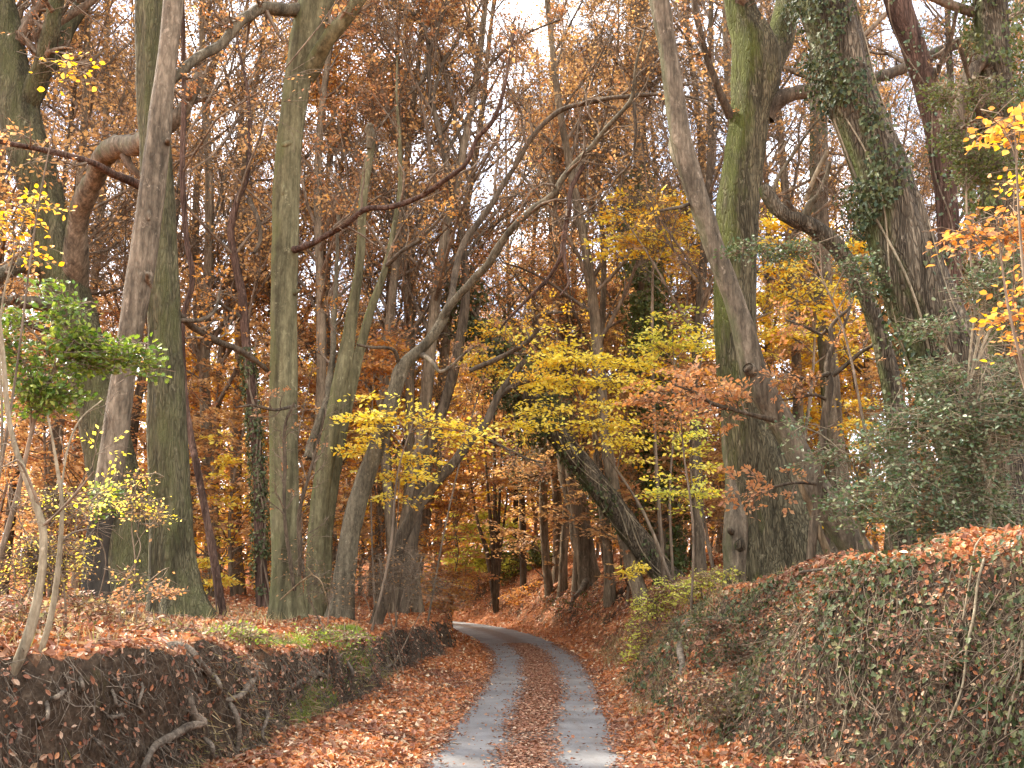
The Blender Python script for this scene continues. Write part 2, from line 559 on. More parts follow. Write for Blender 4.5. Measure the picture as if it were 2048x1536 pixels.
def m_ground():
    m, nt, out = newmat('woodland_floor')
    v = mapped(nt, (1, 1, 1))
    n1 = noise(nt, v, 1.3, 6, .65)
    n2_ = noise(nt, v, 14, 6, .7)
    vo = nt.nodes.new('ShaderNodeTexVoronoi')
    vo.inputs['Scale'].default_value = 17
    nt.links.new(v, vo.inputs['Vector'])
    leaf = ramp(nt, [(.0, (.22, .075, .03)), (.3, (.32, .12, .045)), (.55, (.17, .06, .03)), (.8, (.38, .17, .07)), (1, (.44, .25, .13))], vo.outputs['Color'])
    soil = ramp(nt, [(.3, (.022, .015, .01)), (.55, (.066, .045, .028)), (.75, (.135, .095, .06))], n2_)
    g = nt.nodes.new('ShaderNodeNewGeometry')
    sx = nt.nodes.new('ShaderNodeSeparateXYZ')
    nt.links.new(g.outputs['True Normal'], sx.inputs[0])
    mr = nt.nodes.new('ShaderNodeMapRange')
    mr.inputs['From Min'].default_value = .55
    mr.inputs['From Max'].default_value = .85
    nt.links.new(math_(nt, 'ADD', sx.outputs[2], math_(nt, 'MULTIPLY', math_(nt, 'SUBTRACT', n1, .5), .5)), mr.inputs[0])
    col = mixc(nt, mr.outputs[0], soil, leaf)
    gm = nt.nodes.new('ShaderNodeMapRange')
    gm.inputs['From Min'].default_value = .6
    gm.inputs['From Max'].default_value = .72
    nt.links.new(noise(nt, v, .9, 5, .7), gm.inputs[0])
    col = mixc(nt, math_(nt, 'MULTIPLY', gm.outputs[0], .6), col, (.10, .105, .03))
    h = math_(nt, 'ADD', n2_, math_(nt, 'MULTIPLY', vo.outputs['Distance'], .6))
    principled(nt, out, col, .95, bump(nt, h, .9, .05), .08)
    return m


def m_asphalt():
    m, nt, out = newmat('worn_asphalt')
    v = mapped(nt, (1, 1, 1))
    fine = noise(nt, v, 160, 3, .7)
    big = noise(nt, v, 1.7, 5, .6)
    st = noise(nt, mapped(nt, (3.2, .5, 1)), 2.0, 5, .65)
    col = ramp(nt, [(.3, (.085, .081, .076)), (.7, (.205, .197, .187))], math_(nt, 'ADD', math_(nt, 'MULTIPLY', fine, .35), math_(nt, 'MULTIPLY', big, .65)))
    mr = nt.nodes.new('ShaderNodeMapRange')
    mr.inputs['From Min'].default_value = .48
    mr.inputs['From Max'].default_value = .75
    nt.links.new(st, mr.inputs[0])
    col = mixc(nt, math_(nt, 'MULTIPLY', mr.outputs[0], .45), col, (.12, .085, .06))
    at = nt.nodes.new('ShaderNodeAttribute')
    at.attribute_name = 'across'
    ac = math_(nt, 'ABSOLUTE', math_(nt, 'SUBTRACT', at.outputs['Fac'], .03))
    d1 = nt.nodes.new('ShaderNodeMapRange')
    d1.inputs['From Min'].default_value = .36
    d1.inputs['From Max'].default_value = .16
    nt.links.new(math_(nt, 'ADD', ac, math_(nt, 'MULTIPLY', math_(nt, 'SUBTRACT', noise(nt, v, 5, 5, .7), .5), .5)), d1.inputs[0])
    col = mixc(nt, math_(nt, 'MULTIPLY', d1.outputs[0], .85), col, ramp(nt, [(.35, (.055, .036, .026)), (.6, (.13, .085, .06)), (.75, (.2, .14, .10))], noise(nt, v, 40, 4, .7)))
    principled(nt, out, col, .75, bump(nt, fine, .5, .01), .25)
    return m


# ------------------------------------------------------------------ terrain
_cl = catmull(np.array([(0, -60), (0, -20), (0, 0), (.05, 8), (.08, 10.3), (.37, 16), (.58, 22), (.35, 28), (-.45, 34.5), (-1.9, 40.5), (-4.5, 46), (-9, 51), (-16, 55), (-40, 61), (-200, 75)]), 5)
_seg = np.diff(_cl, axis=0)
_sl = np.linalg.norm(_seg, axis=1)
_cs = np.concatenate([[0], np.cumsum(_sl)]) - 60.0
ROADW = 1.12


def lane(x, y):
    """station along the lane and signed offset (positive = to the right of travel)."""
    x = np.asarray(x, float)
    y = np.asarray(y, float)
    sh = x.shape
    p = np.stack([x.ravel(), y.ravel()], -1)
    S = np.zeros(len(p))
    U = np.zeros(len(p))
    for a in range(0, len(p), 20000):
        q = p[a:a + 20000]
        w = q[:, None, :] - _cl[None, :-1, :]
        t = np.clip((w * _seg[None]).sum(-1) / (_sl ** 2)[None], 0, 1)
        d = w - t[..., None] * _seg[None]
        dd = (d ** 2).sum(-1)
        i = dd.argmin(1)
        r = np.arange(len(q))
        S[a:a + 20000] = _cs[i] + t[r, i] * _sl[i]
        cr = _seg[i, 0] * w[r, i, 1] - _seg[i, 1] * w[r, i, 0]
        U[a:a + 20000] = -np.sign(cr) * np.sqrt(dd[r, i])
    return S.reshape(sh), U.reshape(sh)


LS = [-60, 0, 4, 6.5, 10.3, 14, 21, 26, 34, 45, 90]
LF = [4.6, 4.2, 3.8, 3.4, 2.8, 2.65, 2.45, 1.95, 1.6, 1.6, 1.7]
LZ = [1.7, 1.7, 1.6, 1.45, 1.25, 1.02, .87, .85, .85, .9, 1.0]
RS = [-60, 0, 6, 8, 9.5, 11, 13, 16, 20, 26, 34, 45, 90]
RF = [5.6, 5.2, 4.6, 4.0, 3.2, 2.4, 1.9, 1.6, 1.55, 1.75, 2.0, 2.0, 2.0]
RW = [1.2, 1.2, 1.2, 1.25, 1.3, 1.35, 1.5, 1.6, 1.7, 2.0, 2.2, 2.3, 2.5]
RZ = [2.4, 2.4, 2.35, 2.32, 2.25, 2.1, 1.85, 1.68, 1.68, 1.8, 2.1, 2.2, 2.0]


def gz(x, y):
    x = np.asarray(x, float)
    y = np.asarray(y, float)
    s, u = lane(x, y)
    wob = .2 * n2(x, y, .55, 3.0) + .14 * n2(x, y, 1.6, 9.0) + .06 * n2(x, y, 4.2, 19.0)
    l = np.maximum(-u, 0)
    f = np.interp(s, LS, LF) + wob
    wt = .42 + .12 * n2(x, y, .8, 21.)
    zt = np.interp(s, LS, LZ)
    vg = .17 * sstep((l - ROADW) / np.maximum(f - ROADW, .1))
    zl = vg + (zt - .17) * sstep((l - f) / wt) + .5 * (1 - np.exp(-np.maximum(l - f - wt, 0) / 2.0)) + .004 * l
    r = np.maximum(u, 0)
    f2 = np.interp(s, RS, RF) + wob
    w2 = np.interp(s, RS, RW)
    zt2 = np.interp(s, RS, RZ)
    vg2 = .16 * sstep((r - ROADW) / np.maximum(f2 - ROADW, .1))
    tt = np.clip((r - f2) / w2, 0, 1)
    zr = vg2 + (zt2 - .16) * (.55 * tt + .45 * sstep(tt)) ** .8 + .65 * (1 - np.exp(-np.maximum(r - f2 - w2, 0) / 2.2)) + .004 * r
    z = np.where(u < 0, zl, zr)
    au = np.abs(u)
    am = sstep((au - 1.2) / 1.0)
    z = z + am * (.10 * n2(x, y, .45, 5.) + .09 * n2(x, y, 1.9, 7.) + .05 * n2(x, y, 5.0, 2.)) * np.minimum(1, .35 + z)
    rb = sstep((u - 1.6) / .5) * sstep((6.5 - u) / 2) * sstep((22 - s) / 3)
    z = z + rb * (.16 * n2(x, y, .95, 71.) + .09 * n2(x, y, 2.6, 72.))
    far = sstep((np.hypot(x, y) - 40) / 60)
    z = z + far * 1.2 * n2(x, y, .03, 12.)
    return z


def g1(x, y):
    return float(gz(np.array([x]), np.array([y]))[0])


def lip_shift(x, y):
    """How far the turf lip of the raw bank leans out over its face."""
    s, u = lane(x, y)
    l = -u - np.interp(s, LS, LF)
    return np.where(u < 0, .30 * (.55 + .6 * n2(x, y, 1.2, 91.)) * np.exp(-((l - .40) / .17) ** 2) * sstep((24 - s) / 4), 0)


def gnormal(x, y, e=.08):
    dx = (gz(x + e, y) - gz(x - e, y)) / (2 * e)
    dy = (gz(x, y + e) - gz(x, y - e)) / (2 * e)
    return nrm(np.stack([-dx, -dy, np.ones_like(dx)], -1))


_T = np.arange(4, 70, .03)


def G(px, py):
    """Where the photo ray meets the ground."""
    d = P(px, py, 1.0) - np.array([0, 0, CAMZ])
    pts = np.array([0, 0, CAMZ]) + d[None] * _T[:, None]
    below = pts[:, 2] < gz(pts[:, 0], pts[:, 1])
    i = int(np.argmax(below)) if below.any() else len(_T) - 1
    return pts[i]


def axis_(lo, a, b, hi, fine, growth):
    mid = np.arange(a, b, fine)
    up, x, s = [], b, fine
    while x < hi:
        up.append(x)
        s *= growth
        x += s
    dn, x, s = [], a - fine, fine
    while x > lo:
        dn.append(x)
        s *= growth
        x -= s
    return np.array(dn[::-1] + list(mid) + up + [x if False else hi])


xs = axis_(-420, -6.5, 7.5, 420, .07, 1.09)
ys = axis_(-60, 5.5, 30, 500, .11, 1.05)
GX, GY = np.meshgrid(xs, ys)
GZ = gz(GX, GY)
nx, ny = len(xs), len(ys)
GS, GU = lane(GX, GY)


def look(A, x, y):
    """Bilinear read of a grid on the terrain sheet."""
    i = np.clip(np.searchsorted(xs, x) - 1, 0, nx - 2)
    j = np.clip(np.searchsorted(ys, y) - 1, 0, ny - 2)
    a = (x - xs[i]) / (xs[i + 1] - xs[i])
    b = (y - ys[j]) / (ys[j + 1] - ys[j])
    return (A[j, i] * (1 - a) + A[j, i + 1] * a) * (1 - b) + (A[j + 1, i] * (1 - a) + A[j + 1, i + 1] * a) * b


gz_exact, lane_exact = gz, lane


def gz(x, y):
    return look(GZ, np.asarray(x, float), np.asarray(y, float))


def lane(x, y):
    return look(GS, x, y), look(GU, x, y)


i = (np.arange(ny - 1)[:, None] * nx + np.arange(nx - 1)[None, :])
mb = MB()
mb.add(np.stack([GX + lip_shift(GX, GY), GY, GZ], -1), np.stack([i, i + 1, i + nx + 1, i + nx], -1).reshape(-1, 4))
tag(mb.build('ground', m_ground()), 'leaf covered woodland floor cut by the sunken lane', 'ground', kind='structure')

# road sheet
sel = (_cs > -25) & (_cs < 75)
c2 = catmull(_cl[sel], 4)
tn = nrm(np.gradient(c2, axis=0))
rt = np.stack([tn[:, 1], -tn[:, 0]], -1)
cols = np.linspace(-1, 1, 15)
wv = ROADW + .05 * np.sin(np.arange(len(c2)) * .9) + .04 * np.sin(np.arange(len(c2)) * 2.3 + 1)
X = c2[:, None, :] + rt[:, None, :] * (cols[None, :] * wv[:, None])[..., None]
Z = .03 - .014 * cols ** 2 - .01 * (np.exp(-((np.abs(cols) - .55) / .2) ** 2))
V = np.concatenate([X, np.repeat(Z[None, :, None], len(c2), 0)], -1)
i = (np.arange(len(c2) - 1)[:, None] * 15 + np.arange(14)[None, :])
mb = MB()
mb.add(V, np.stack([i, i + 1, i + 16, i + 15], -1).reshape(-1, 4))
ro = mb.build('road', m_asphalt())
at = ro.data.attributes.new('across', 'FLOAT', 'POINT')
at.data.foreach_set('value', np.repeat(cols[None, :], len(c2), 0).astype(np.float32).ravel())
tag(ro, 'narrow grey asphalt lane bending away between leafy banks', 'road', kind='structure')


# ------------------------------------------------------------------ litter
def scatter(n, x0, x1, y0, y1, dens):
    """Points on the terrain with acceptance dens(x,y,s,u,nz)."""
    x = rng.uniform(x0, x1, n)
    y = rng.uniform(y0, y1, n)
    s, u = lane(x, y)
    nn = gnormal(x, y)
    a = dens(x, y, s, u, nn[:, 2]) / np.maximum(nn[:, 2], .25)
    k = rng.random(n) * 1.6 < a
    x, y, nn = x[k], y[k], nn[k]
    return np.stack([x + lip_shift(x, y), y, gz(x, y)], -1), nn, s[k], u[k]


def in_view(x, y, m=1.5):
    return np.abs(x) < .55 * y + m


def lay(mb, p, nn, size, tmpl=T_CURL, mat=0, tilt=.5, lift=.02):
    N = len(p)
    n = nrm(nn + rng.normal(size=(N, 3)) * tilt)
    d = nrm(np.cross(n, rng.normal(size=(N, 3))))
    p = p + nn * (rng.uniform(0, 1, (N, 1)) * lift)
    leaves(mb, p - d * (size * .5)[:, None], d, n, size, tmpl, mat, rng.uniform(.6, 1.05, N))


mb = MB()


def d_lit(x, y, s, u, nz):
    patch = .5 + .5 * n2(x, y, .7, 31.)
    a = np.where(np.abs(u) < 1.0, 0, 1.0)
    a = np.where((np.abs(u) >= 1.0) & (np.abs(u) < 1.3), .75, a)
    face = nz < .62
    left = u < 0
    a = np.where(face & left, .05 + .5 * np.clip(n2(x, y, 1.0, 35.) - .05, 0, 1), a)
    a = np.where(face & ~left, .26 + .75 * np.clip(n2(x, y, .9, 33.) + .25, 0, 1), a)
    return a * in_view(x, y)


p, nn, s, u = scatter(520000, -14, 14, 5.5, 24, d_lit)
dist = p[:, 1]
# thin out so that density follows distance
keep = rng.random(len(p)) < np.clip(1.15 - dist / 40, .3, 1)
p, nn, u = p[keep], nn[keep], u[keep]
fc = np.clip((.72 - nn[:, 2]) * 4, 0, 1)
dl = rng.random(len(p)) < fc * .75 + .12
drift = n2(p[:, 0], p[:, 1], .8, 47.) + .6 * n2(p[:, 0], p[:, 1], 2.7, 48.) + rng.normal(size=len(p)) * .35
dl = (drift > .38) | (rng.random(len(p)) < fc * .6)
sz = rng.uniform(.035, .1, len(p)) * (1 - .3 * fc)
for mk, mi in ((~dl, 0), (dl, 1)):
    lay(mb, p[mk], nn[mk], sz[mk], T_CURL, mi, .55, .04)
p, nn, s, u = scatter(160000, -26, 26, 24, 48, lambda x, y, s, u, nz: np.where(np.abs(u) < 1.05, 0, .75) * in_view(x, y))
lay(mb, p, nn, rng.uniform(.08, .14, len(p)), T_DIAM, 0, .55, .05)
p, nn, s, u = scatter(16000, -9, 9, 6, 16, lambda x, y, s, u, nz: np.where((np.abs(u) > 1.2) & (nz > .7), .3, 0) * in_view(x, y))
lay(mb, p, nn, rng.uniform(.09, .14, len(p)), T_CURL, 1, .75, .06)
p, nn, s, u = scatter(16000, -9, 9, 6, 20, lambda x, y, s, u, nz: np.where((np.abs(u) > 1.05) & (nz > .6), .35, 0) * in_view(x, y))
d = nrm(np.cross(nn, rng.normal(size=nn.shape)))
tl = rng.uniform(.08, .35, (len(p), 1))
q = p + nn * .03
tubes(mb, np.stack([q - d * tl, q + rng.normal(size=d.shape) * .015 + nn * .015, q + d * tl], 1), rng.uniform(.0025, .006, (len(p), 1)) * np.array([[1, .8, .5]]), 3, 2)
tag(mb.build('leaf_litter', [M['litter'], M['litter_dull'], M['twig']]), 'fallen copper beech leaves covering the banks and lane verges', 'leaves', kind='stuff')

mb = MB()


def d_road(x, y, s, u, nz):
    c = np.exp(-((u - .02 - .05 * np.sin(s * .8)) / .25) ** 2)
    e = np.exp(-((np.abs(u) - 1.08) / .13) ** 2)
    return np.clip(1.3 * c + .5 * e + .014, 0, 1) * (np.abs(u) < 1.15) * (.45 + .75 * (n2(x, y, 1.3, 40.) > -.35))


p, nn, s, u = scatter(260000, -2.2, 2.2, 8, 30, d_road)
p[:, 2] = .03
lay(mb, p, nn * 0 + np.array([0, 0, 1.]), rng.uniform(.02, .065, len(p)), T_CURL, 0, .22, .012)
tag(mb.build('road_leaves', M['litter_dull']), 'crushed brown leaves lying along the middle of the lane', 'leaves', kind='stuff')


# ------------------------------------------------------------------ plants
def wpath(pts, D):
    out = []
    for q in pts:
        d = D + (q[3] if len(q) > 3 else 0)
        w = P(q[0], q[1], d)
        out.append([*w, q[2] * .5 * d / F])
    return np.array(out)


def resample(C, k):
    s = np.concatenate([[0], np.cumsum(np.linalg.norm(np.diff(C[:, :3], axis=0), axis=1))])
    t = np.linspace(0, s[-1], k)
    return np.stack([np.interp(t, s, C[:, j]) for j in range(C.shape[1])], -1)


def grow(mb, C, R, levels, leaf=None, lsize=.07, lk=7, lprob=.6, lmat=1, droop=.1, sides=3, gap=.2):
    """Recursive twigs on parents; last level carries leaf sprays."""
    for li, L in enumerate(levels):
        C, R = spawn(C, R, **L)
        tubes(mb, C, R, 5 if li == 0 and sides > 3 else (4 if li == 0 else 3), 0)
    if leaf:
        k = rng.random(len(C)) < lprob
        o = C[k, 0]
        d = C[k, -1] - C[k, 0]
        ln = np.linalg.norm(d, axis=1)
        up = np.array([0, 0, 1.]) + rng.normal(size=d.shape) * .35
        sprays(mb, o, d, ln, up, lsize, lk, T_DIAM, lmat, None, droop * .0, .4, gap=gap)
    return C, R


def ivy_on(mb, path, n, size=.07, side=None, cover=(0, 1), stems=5, spread=.06, hang=0.0):
    """Ivy leaves and climbing stems on a tube path (k,4). materials: 0 stem, 1 leaf."""
    k = len(path)
    t_, u_, v_ = frames(path[:, :3])
    x = rng.uniform(cover[0], cover[1], n) * (k - 1)
    i = np.minimum(x.astype(int), k - 2)
    f = (x - i)[:, None]
    c = path[i] * (1 - f) + path[i + 1] * f
    a = rng.uniform(0, 2 * pi, n)
    d = u_[i] * np.cos(a)[:, None] + v_[i] * np.sin(a)[:, None]
    if side is not None:
        q = d @ np.asarray(side, float)
        kk = rng.random(n) < np.clip(.35 + .8 * q, .02, 1)
        clump = vnoise(c[:, :3] * 2.3 + d * .6 + 4.) > .40
        kk &= clump
        c, d, i = c[kk], d[kk], i[kk]
    else:
        clump = vnoise(c[:, :3] * 2.3 + d * .6 + 4.) > .34
        c, d, i = c[clump], d[clump], i[clump]
    m = len(c)
    pos = c[:, :3] + d * (c[:, 3] + rng.uniform(0.01, spread, m) + hang * rng.random(m) ** 3)[:, None]
    tip = np.array([0, 0, -1.]) + rng.normal(size=(m, 3)) * .6
    leaves(mb, pos, tip, d + rng.normal(size=(m, 3)) * .45, size * rng.uniform(.6, 1.25, m), T_IVY, 1)
    for j in range(stems):
        a0 = rng.uniform(0, 2 * pi)
        kk = np.arange(0, int(k * cover[1]))
        if len(kk) < 4:
            continue
        aa = a0 + .5 * np.sin(kk * .25 + j) + kk * rng.uniform(-.03, .03)
        dd = u_[kk] * np.cos(aa)[:, None] + v_[kk] * np.sin(aa)[:, None]
        r = rng.uniform(.008, .02)
        tube(mb, path[kk, :3] + dd * (path[kk, 3] + r * .5)[:, None], np.full(len(kk), r), 5, 0)


TRUNKS = {}


def tree(name, label, cat, D, pts, mat, limbs=(), extend=5.0, flare=.5, n=24, rough=.1, ridge=.0, crown=None, group=None,
         sub=8, capend=False, seed=None, lean_top=None, key=None):
    seed = rng.uniform(0, 50) if seed is None else seed
    w = wpath(pts, D)
    # carry the trunk down into the ground
    d = nrm(w[0, :3] - w[1, :3])
    if d[2] > -.35:
        d = nrm(d + np.array([0, 0, -.6]))
    q = w[0].copy()
    down = []
    for _ in range(40):
        if q[2] < g1(q[0], q[1]) - .25:
            break
        q = q.copy()
        q[:3] += d * .3
        down.append(q)
    base = np.array([*(w[0, :2] if not down else down[-1][:2]), 0])
    base[2] = g1(base[0], base[1])
    if down:
        w = np.vstack([down[-1][None], w])
    if extend:
        dv = nrm(w[-1, :3] - w[-2, :3])
        if lean_top is not None:
            dv = nrm(dv + np.array(lean_top))
        for e in (.5, 1.0):
            q = w[-1].copy()
            q[:3] += dv * extend * .5 + np.array([rng.uniform(-.2, .2), rng.uniform(-.2, .2), .1])
            q[3] *= .62
            w = np.vstack([w, q])
    path = catmull(w, sub)
    path[:, 3] = np.maximum(path[:, 3], .004)
    # even rings
    ln = np.linalg.norm(np.diff(path[:, :3], axis=0), axis=1).sum()
    path = resample(path, max(12, int(ln / max(.08, path[:, 3].mean() * .5))))
    root = empty(name, base, label, cat, group)
    mb = MB()
    tube(mb, path[:, :3], path[:, 3], n, 0, rough, (base[2], flare) if flare else None, capend, seed, ridge)
    mb.build('trunk', M[mat], root, base)
    TRUNKS[key or name] = (root, path, base)
    for L in limbs:
        limb(root, base, D, L, mat)
    if crown:
        par = path[int(len(path) * crown.get('from', .6)):]
        par = resample(par, 14)
        mb = MB()
        grow(mb, par[None, :, :3], par[None, :, 3], crown['levels'], crown.get('leaf'), crown.get('lsize', .08), crown.get('lk', 6), crown.get('lprob', .5))
        mb.build('crown', [M['twig'], M[crown.get('leaf') or 'orange']], root, base)
    return root, path, base


def limb(root, base, D, L, mat):
    w = wpath(L['pts'], D)
    path = catmull(w, 8)
    path[:, 3] = np.maximum(path[:, 3], .003)
    ln = np.linalg.norm(np.diff(path[:, :3], axis=0), axis=1).sum()
    path = resample(path, max(10, int(ln / max(.05, path[:, 3].mean() * .8))))
    mb = MB()
    # kinks so that the limb is never a ruled curve
    am = np.minimum(path[:, 3] * .55, .05)[:, None]
    wob = np.stack([vnoise(path[:, :3] * 2.1 + 3 * j + 5) - .5 for j in range(3)], -1)
    path[:, :3] += wob * am * 2
    tube(mb, path[:, :3], path[:, 3], 10 if path[:, 3].max() > .04 else 7, 0, .22, None, L.get('cap', False), rng.uniform(0, 40))
    o = mb.build(L.get('name', 'limb'), M[L.get('mat', mat)], root, base)
    if L.get('tw'):
        m1, m2, lf, pr = L['tw']
        par = resample(path, 12)
        mb = MB()
        t0 = L.get('t0', .25)
        grow(mb, par[None, :, :3], par[None, :, 3],
             [dict(m=m1, t0=t0, t1=1, lf=.22, ang=.75, k=6, up=.05, wander=.28, rf=.5, lmin=.4, rmin=.003),
              dict(m=m2, t0=.2, t1=1, lf=.5, ang=.7, k=4, up=.02, wander=.25, rf=.6, lmin=.2, rmin=.0025),
              dict(m=3, t0=.2, t1=1, lf=.55, ang=.6, k=3, up=0, wander=.25, rf=.7, lmin=.12, rmin=.002)],
             lf, L.get('ls', .07), 5, pr)
        mb.build('foliage', [M['twig'], M[lf or 'orange']], o, base)
    return path


LV_HERO = [dict(m=11, t0=.05, t1=1, lf=.55, ang=.9, k=7, up=.07, wander=.14, rf=.45, rmin=.01),
           dict(m=7, t0=.2, t1=1, lf=.45, ang=.7, k=5, up=.03, wander=.2, rf=.5, rmin=.006),
           dict(m=5, t0=.2, t1=1, lf=.45, ang=.7, k=4, up=.0, wander=.25, rf=.5, rmin=.004),
           dict(m=3, t0=.2, t1=1, lf=.5, ang=.6, k=3, up=.0, wander=.25, rf=.6, rmin=.003)]
CROWN = dict(levels=LV_HERO, leaf='rust', lprob=.14, lk=5, **{'from': .62})
CROWN_B = dict(levels=LV_HERO, leaf='brown', lprob=.12, lk=5, **{'from': .62})

# ---- left bank
tree('mossy_tree', 'leaning dull green mossed trunk behind the holly, forked near the frame top', 'tree', 21,
     [(285, 1190, 120), (262, 1090, 108), (240, 1000, 100), (208, 870, 90), (180, 750, 88), (155, 660, 90), (130, 580, 88), (108, 500, 84), (85, 400, 84), (58, 310, 86), (35, 210, 84), (20, 120, 70), (5, 20, 60)],
     'bark_green', flare=.5, ridge=.05, crown=CROWN, limbs=[
         dict(pts=[(148, 570, 50), (152, 480, 46, -.6), (165, 420, 44, -1.0), (190, 350, 44, -1.6), (215, 308, 46, -2.2), (250, 290, 46, -3.0), (300, 278, 40, -3.8), (360, 230, 30, -4), (400, 150, 22, -4)], mat='bark_pale', tw=(8, 5, 'rust', .3), t0=.6),
         dict(pts=[(48, 240, 50), (80, 150, 40, -.3), (100, 80, 36, -.6), (112, 0, 34, -.8), (120, -120, 26, -1)], tw=(10, 5, 'rust', .2)),
         dict(pts=[(55, 230, 40), (95, 130, 38, .5), (140, 55, 36, .9), (180, -20, 34, 1.2), (240, -140, 26, 1.5)], tw=(10, 5, 'rust', .2)),
         dict(pts=[(80, 535, 34), (45, 530, 30, -.8), (5, 545, 28, -1.4), (-50, 570, 22, -2)], mat='bark_grey', tw=(5, 4, 'brown', .2)),
         dict(pts=[(130, 640, 34), (95, 612, 28, -.8), (50, 602, 26, -1.4), (-10, 603, 24, -2), (-70, 590, 18, -2.4)], mat='bark_grey', tw=(5, 4, 'brown', .2)),
         dict(pts=[(110, 670, 16), (70, 655, 12, -.8), (35, 645, 9, -1.4), (-20, 650, 7, -2)], mat='bark_dark', tw=(5, 4, 'brown', .2)),
     ])
tree('fissured_tree', 'broad upright trunk with fissured bark, directly behind the pale leaning stem', 'tree', 15,
     [(362, 1240, 102), (350, 1150, 90), (343, 1050, 82), (338, 900, 78), (333, 780, 74), (330, 680, 70), (325, 560, 66), (318, 400, 66), (308, 250, 66), (303, 100, 66), (300, -40, 64)],
     'bark_green', flare=.5, ridge=.07, n=40, crown=CROWN_B, limbs=[
         dict(pts=[(300, 380, 22), (262, 365, 20, -.3), (220, 345, 17, -.7), (185, 327, 15, -1.0), (120, 308, 14, -1.4), (60, 295, 12, -1.8), (0, 283, 10, -2.2), (-60, 260, 7, -2.5)], mat='bark_red', tw=(7, 4, 'rust', .15)),
         dict(pts=[(340, 615, 16), (390, 655, 14, .8), (437, 683, 13, 1.4), (487, 705, 12, 2.0), (535, 742, 9, 2.6), (560, 790, 6, 3)], mat='bark_dark', tw=(8, 5, 'orange', .5)),
         dict(pts=[(345, 640, 10), (400, 640, 8, .6), (430, 620, 7, 1), (440, 580, 5, 1.4)], mat='bark_dark', tw=(5, 4, 'orange', .4)),
     ])
tree('pale_tree', 'pale grey brown stem leaning across the fissured trunk, blackened at its foot', 'tree', 13.8,
     [(192, 1195, 52), (192, 1120, 46), (200, 1050, 46), (214, 980, 50), (228, 890, 50), (242, 790, 50), (256, 700, 50), (272, 600, 52), (288, 500, 54), (302, 400, 54), (314, 300, 52), (325, 200, 46), (337, 100, 42), (347, 0, 42), (354, -90, 40)],
     'bark_foot', flare=.3, rough=.09, n=30, crown=CROWN_B, limbs=[
         dict(pts=[(302, 410, 10), (299, 425, 12, -.15), (298, 440, 5, -.19)], name='knot', cap=True),
         dict(pts=[(335, 288, 12), (336, 283, 11, -.12), (337, 278, 7, -.2)], name='knot', cap=True),
         dict(pts=[(300, 570, 15), (297, 555, 12, -.15), (295, 545, 8, -.25)], name='knot', cap=True)])
# leaning reddish pole beside the fissured trunk
tree('leaning_pole', 'thin dark red leaning stem at the edge of the fissured trunk', 'tree', 16.2,
     [(442, 1215, 20), (430, 1130, 17), (412, 1030, 15), (395, 940, 14), (378, 850, 13), (368, 760, 12), (366, 640, 11), (385, 560, 11), (372, 470, 11), (365, 340, 12), (368, 200, 11), (366, 60, 10), (362, -60, 9)],
     'bark_red', flare=.2, n=10, extend=2, rough=.15, crown=dict(levels=LV_HERO[1:], leaf='rust', lprob=.3, **{'from': .3}))
tree('olive_tree', 'smooth olive green beech trunk with eye shaped knots, third main trunk along the bank', 'tree', 17.6,
     [(577, 1240, 60), (573, 1150, 57), (570, 1050, 56), (568, 950, 56), (567, 850, 56), (567, 750, 56), (568, 650, 55), (569, 550, 55), (571, 450, 55), (573, 370, 55), (579, 290, 54), (588, 210, 55), (600, 130, 60), (614, 70, 68), (634, 0, 74), (655, -80, 70)],
     'bark_olive', flare=.45, rough=.08, n=32, crown=CROWN, limbs=[
         dict(pts=[(610, 150, 40), (635, 110, 36, -.2), (660, 80, 32, -.4), (690, 40, 30, -.6), (722, -5, 28, -.8), (770, -90, 22, -1)], tw=(10, 5, 'rust', .3)),
         dict(pts=[(610, 25, 34), (560, 18, 27, -.5), (520, 18, 24, -.9), (485, 40, 22, -1.2), (455, 75, 22, -1.5), (420, 105, 21, -1.7), (390, 122, 21, -1.9), (362, 145, 21, -2.1), (330, 180, 16, -2.2)], mat='bark_grey', tw=(12, 5, 'rust', .3)),
         dict(pts=[(578, 500, 20), (600, 497, 15, -.3), (640, 480, 13, -.7), (690, 447, 12, -1.1), (730, 420, 12, -1.4), (790, 414, 12, -1.8), (840, 397, 12, -2.1), (885, 365, 11, -2.4), (935, 325, 10, -2.7), (955, 280, 10, -2.8), (985, 245, 9, -3), (1003, 200, 8, -3.1), (1018, 130, 7, -3.2), (1030, 50, 5, -3.3)], mat='bark_red', tw=(18, 5, 'rust', .12), t0=.1),
         dict(pts=[(562, 300, 12), (571, 290, 15, -.2), (584, 284, 8, -.2)], name='knot', cap=True),
         dict(pts=[(562, 402, 10), (566, 390, 13, -.2), (569, 372, 5, -.23)], name='knot', cap=True),
         dict(pts=[(570, 208, 10), (580, 200, 13, -.2), (596, 195, 8, -.2)], name='knot', cap=True),
         dict(pts=[(583, 592, 9), (592, 586, 9, -.15), (600, 580, 6, -.16)], name='knot', cap=True),
         dict(pts=[(590, 810, 6, -.3), (570, 815, 7, -.7), (545, 820, 6, -1), (505, 812, 5, -1.3), (470, 815, 3, -1.4)], mat='bark_dark', tw=(6, 4, 'rust', .2)),
         dict(pts=[(590, 1180, 8, -.5), (572, 1050, 8, -.8), (570, 930, 7, -.9), (570, 850, 6, -1), (588, 805, 4, -1.1)], mat='bark_dark', tw=(12, 5, 'rust', .05), t0=.15),
         dict(pts=[(600, 1150, 8, -.5), (600, 1030, 8, -.8), (612, 970, 7, -.9), (640, 870, 5, -1), (650, 820, 3, -1.1)], mat='bark_dark', tw=(12, 5, 'rust', .05), t0=.15),
     ])
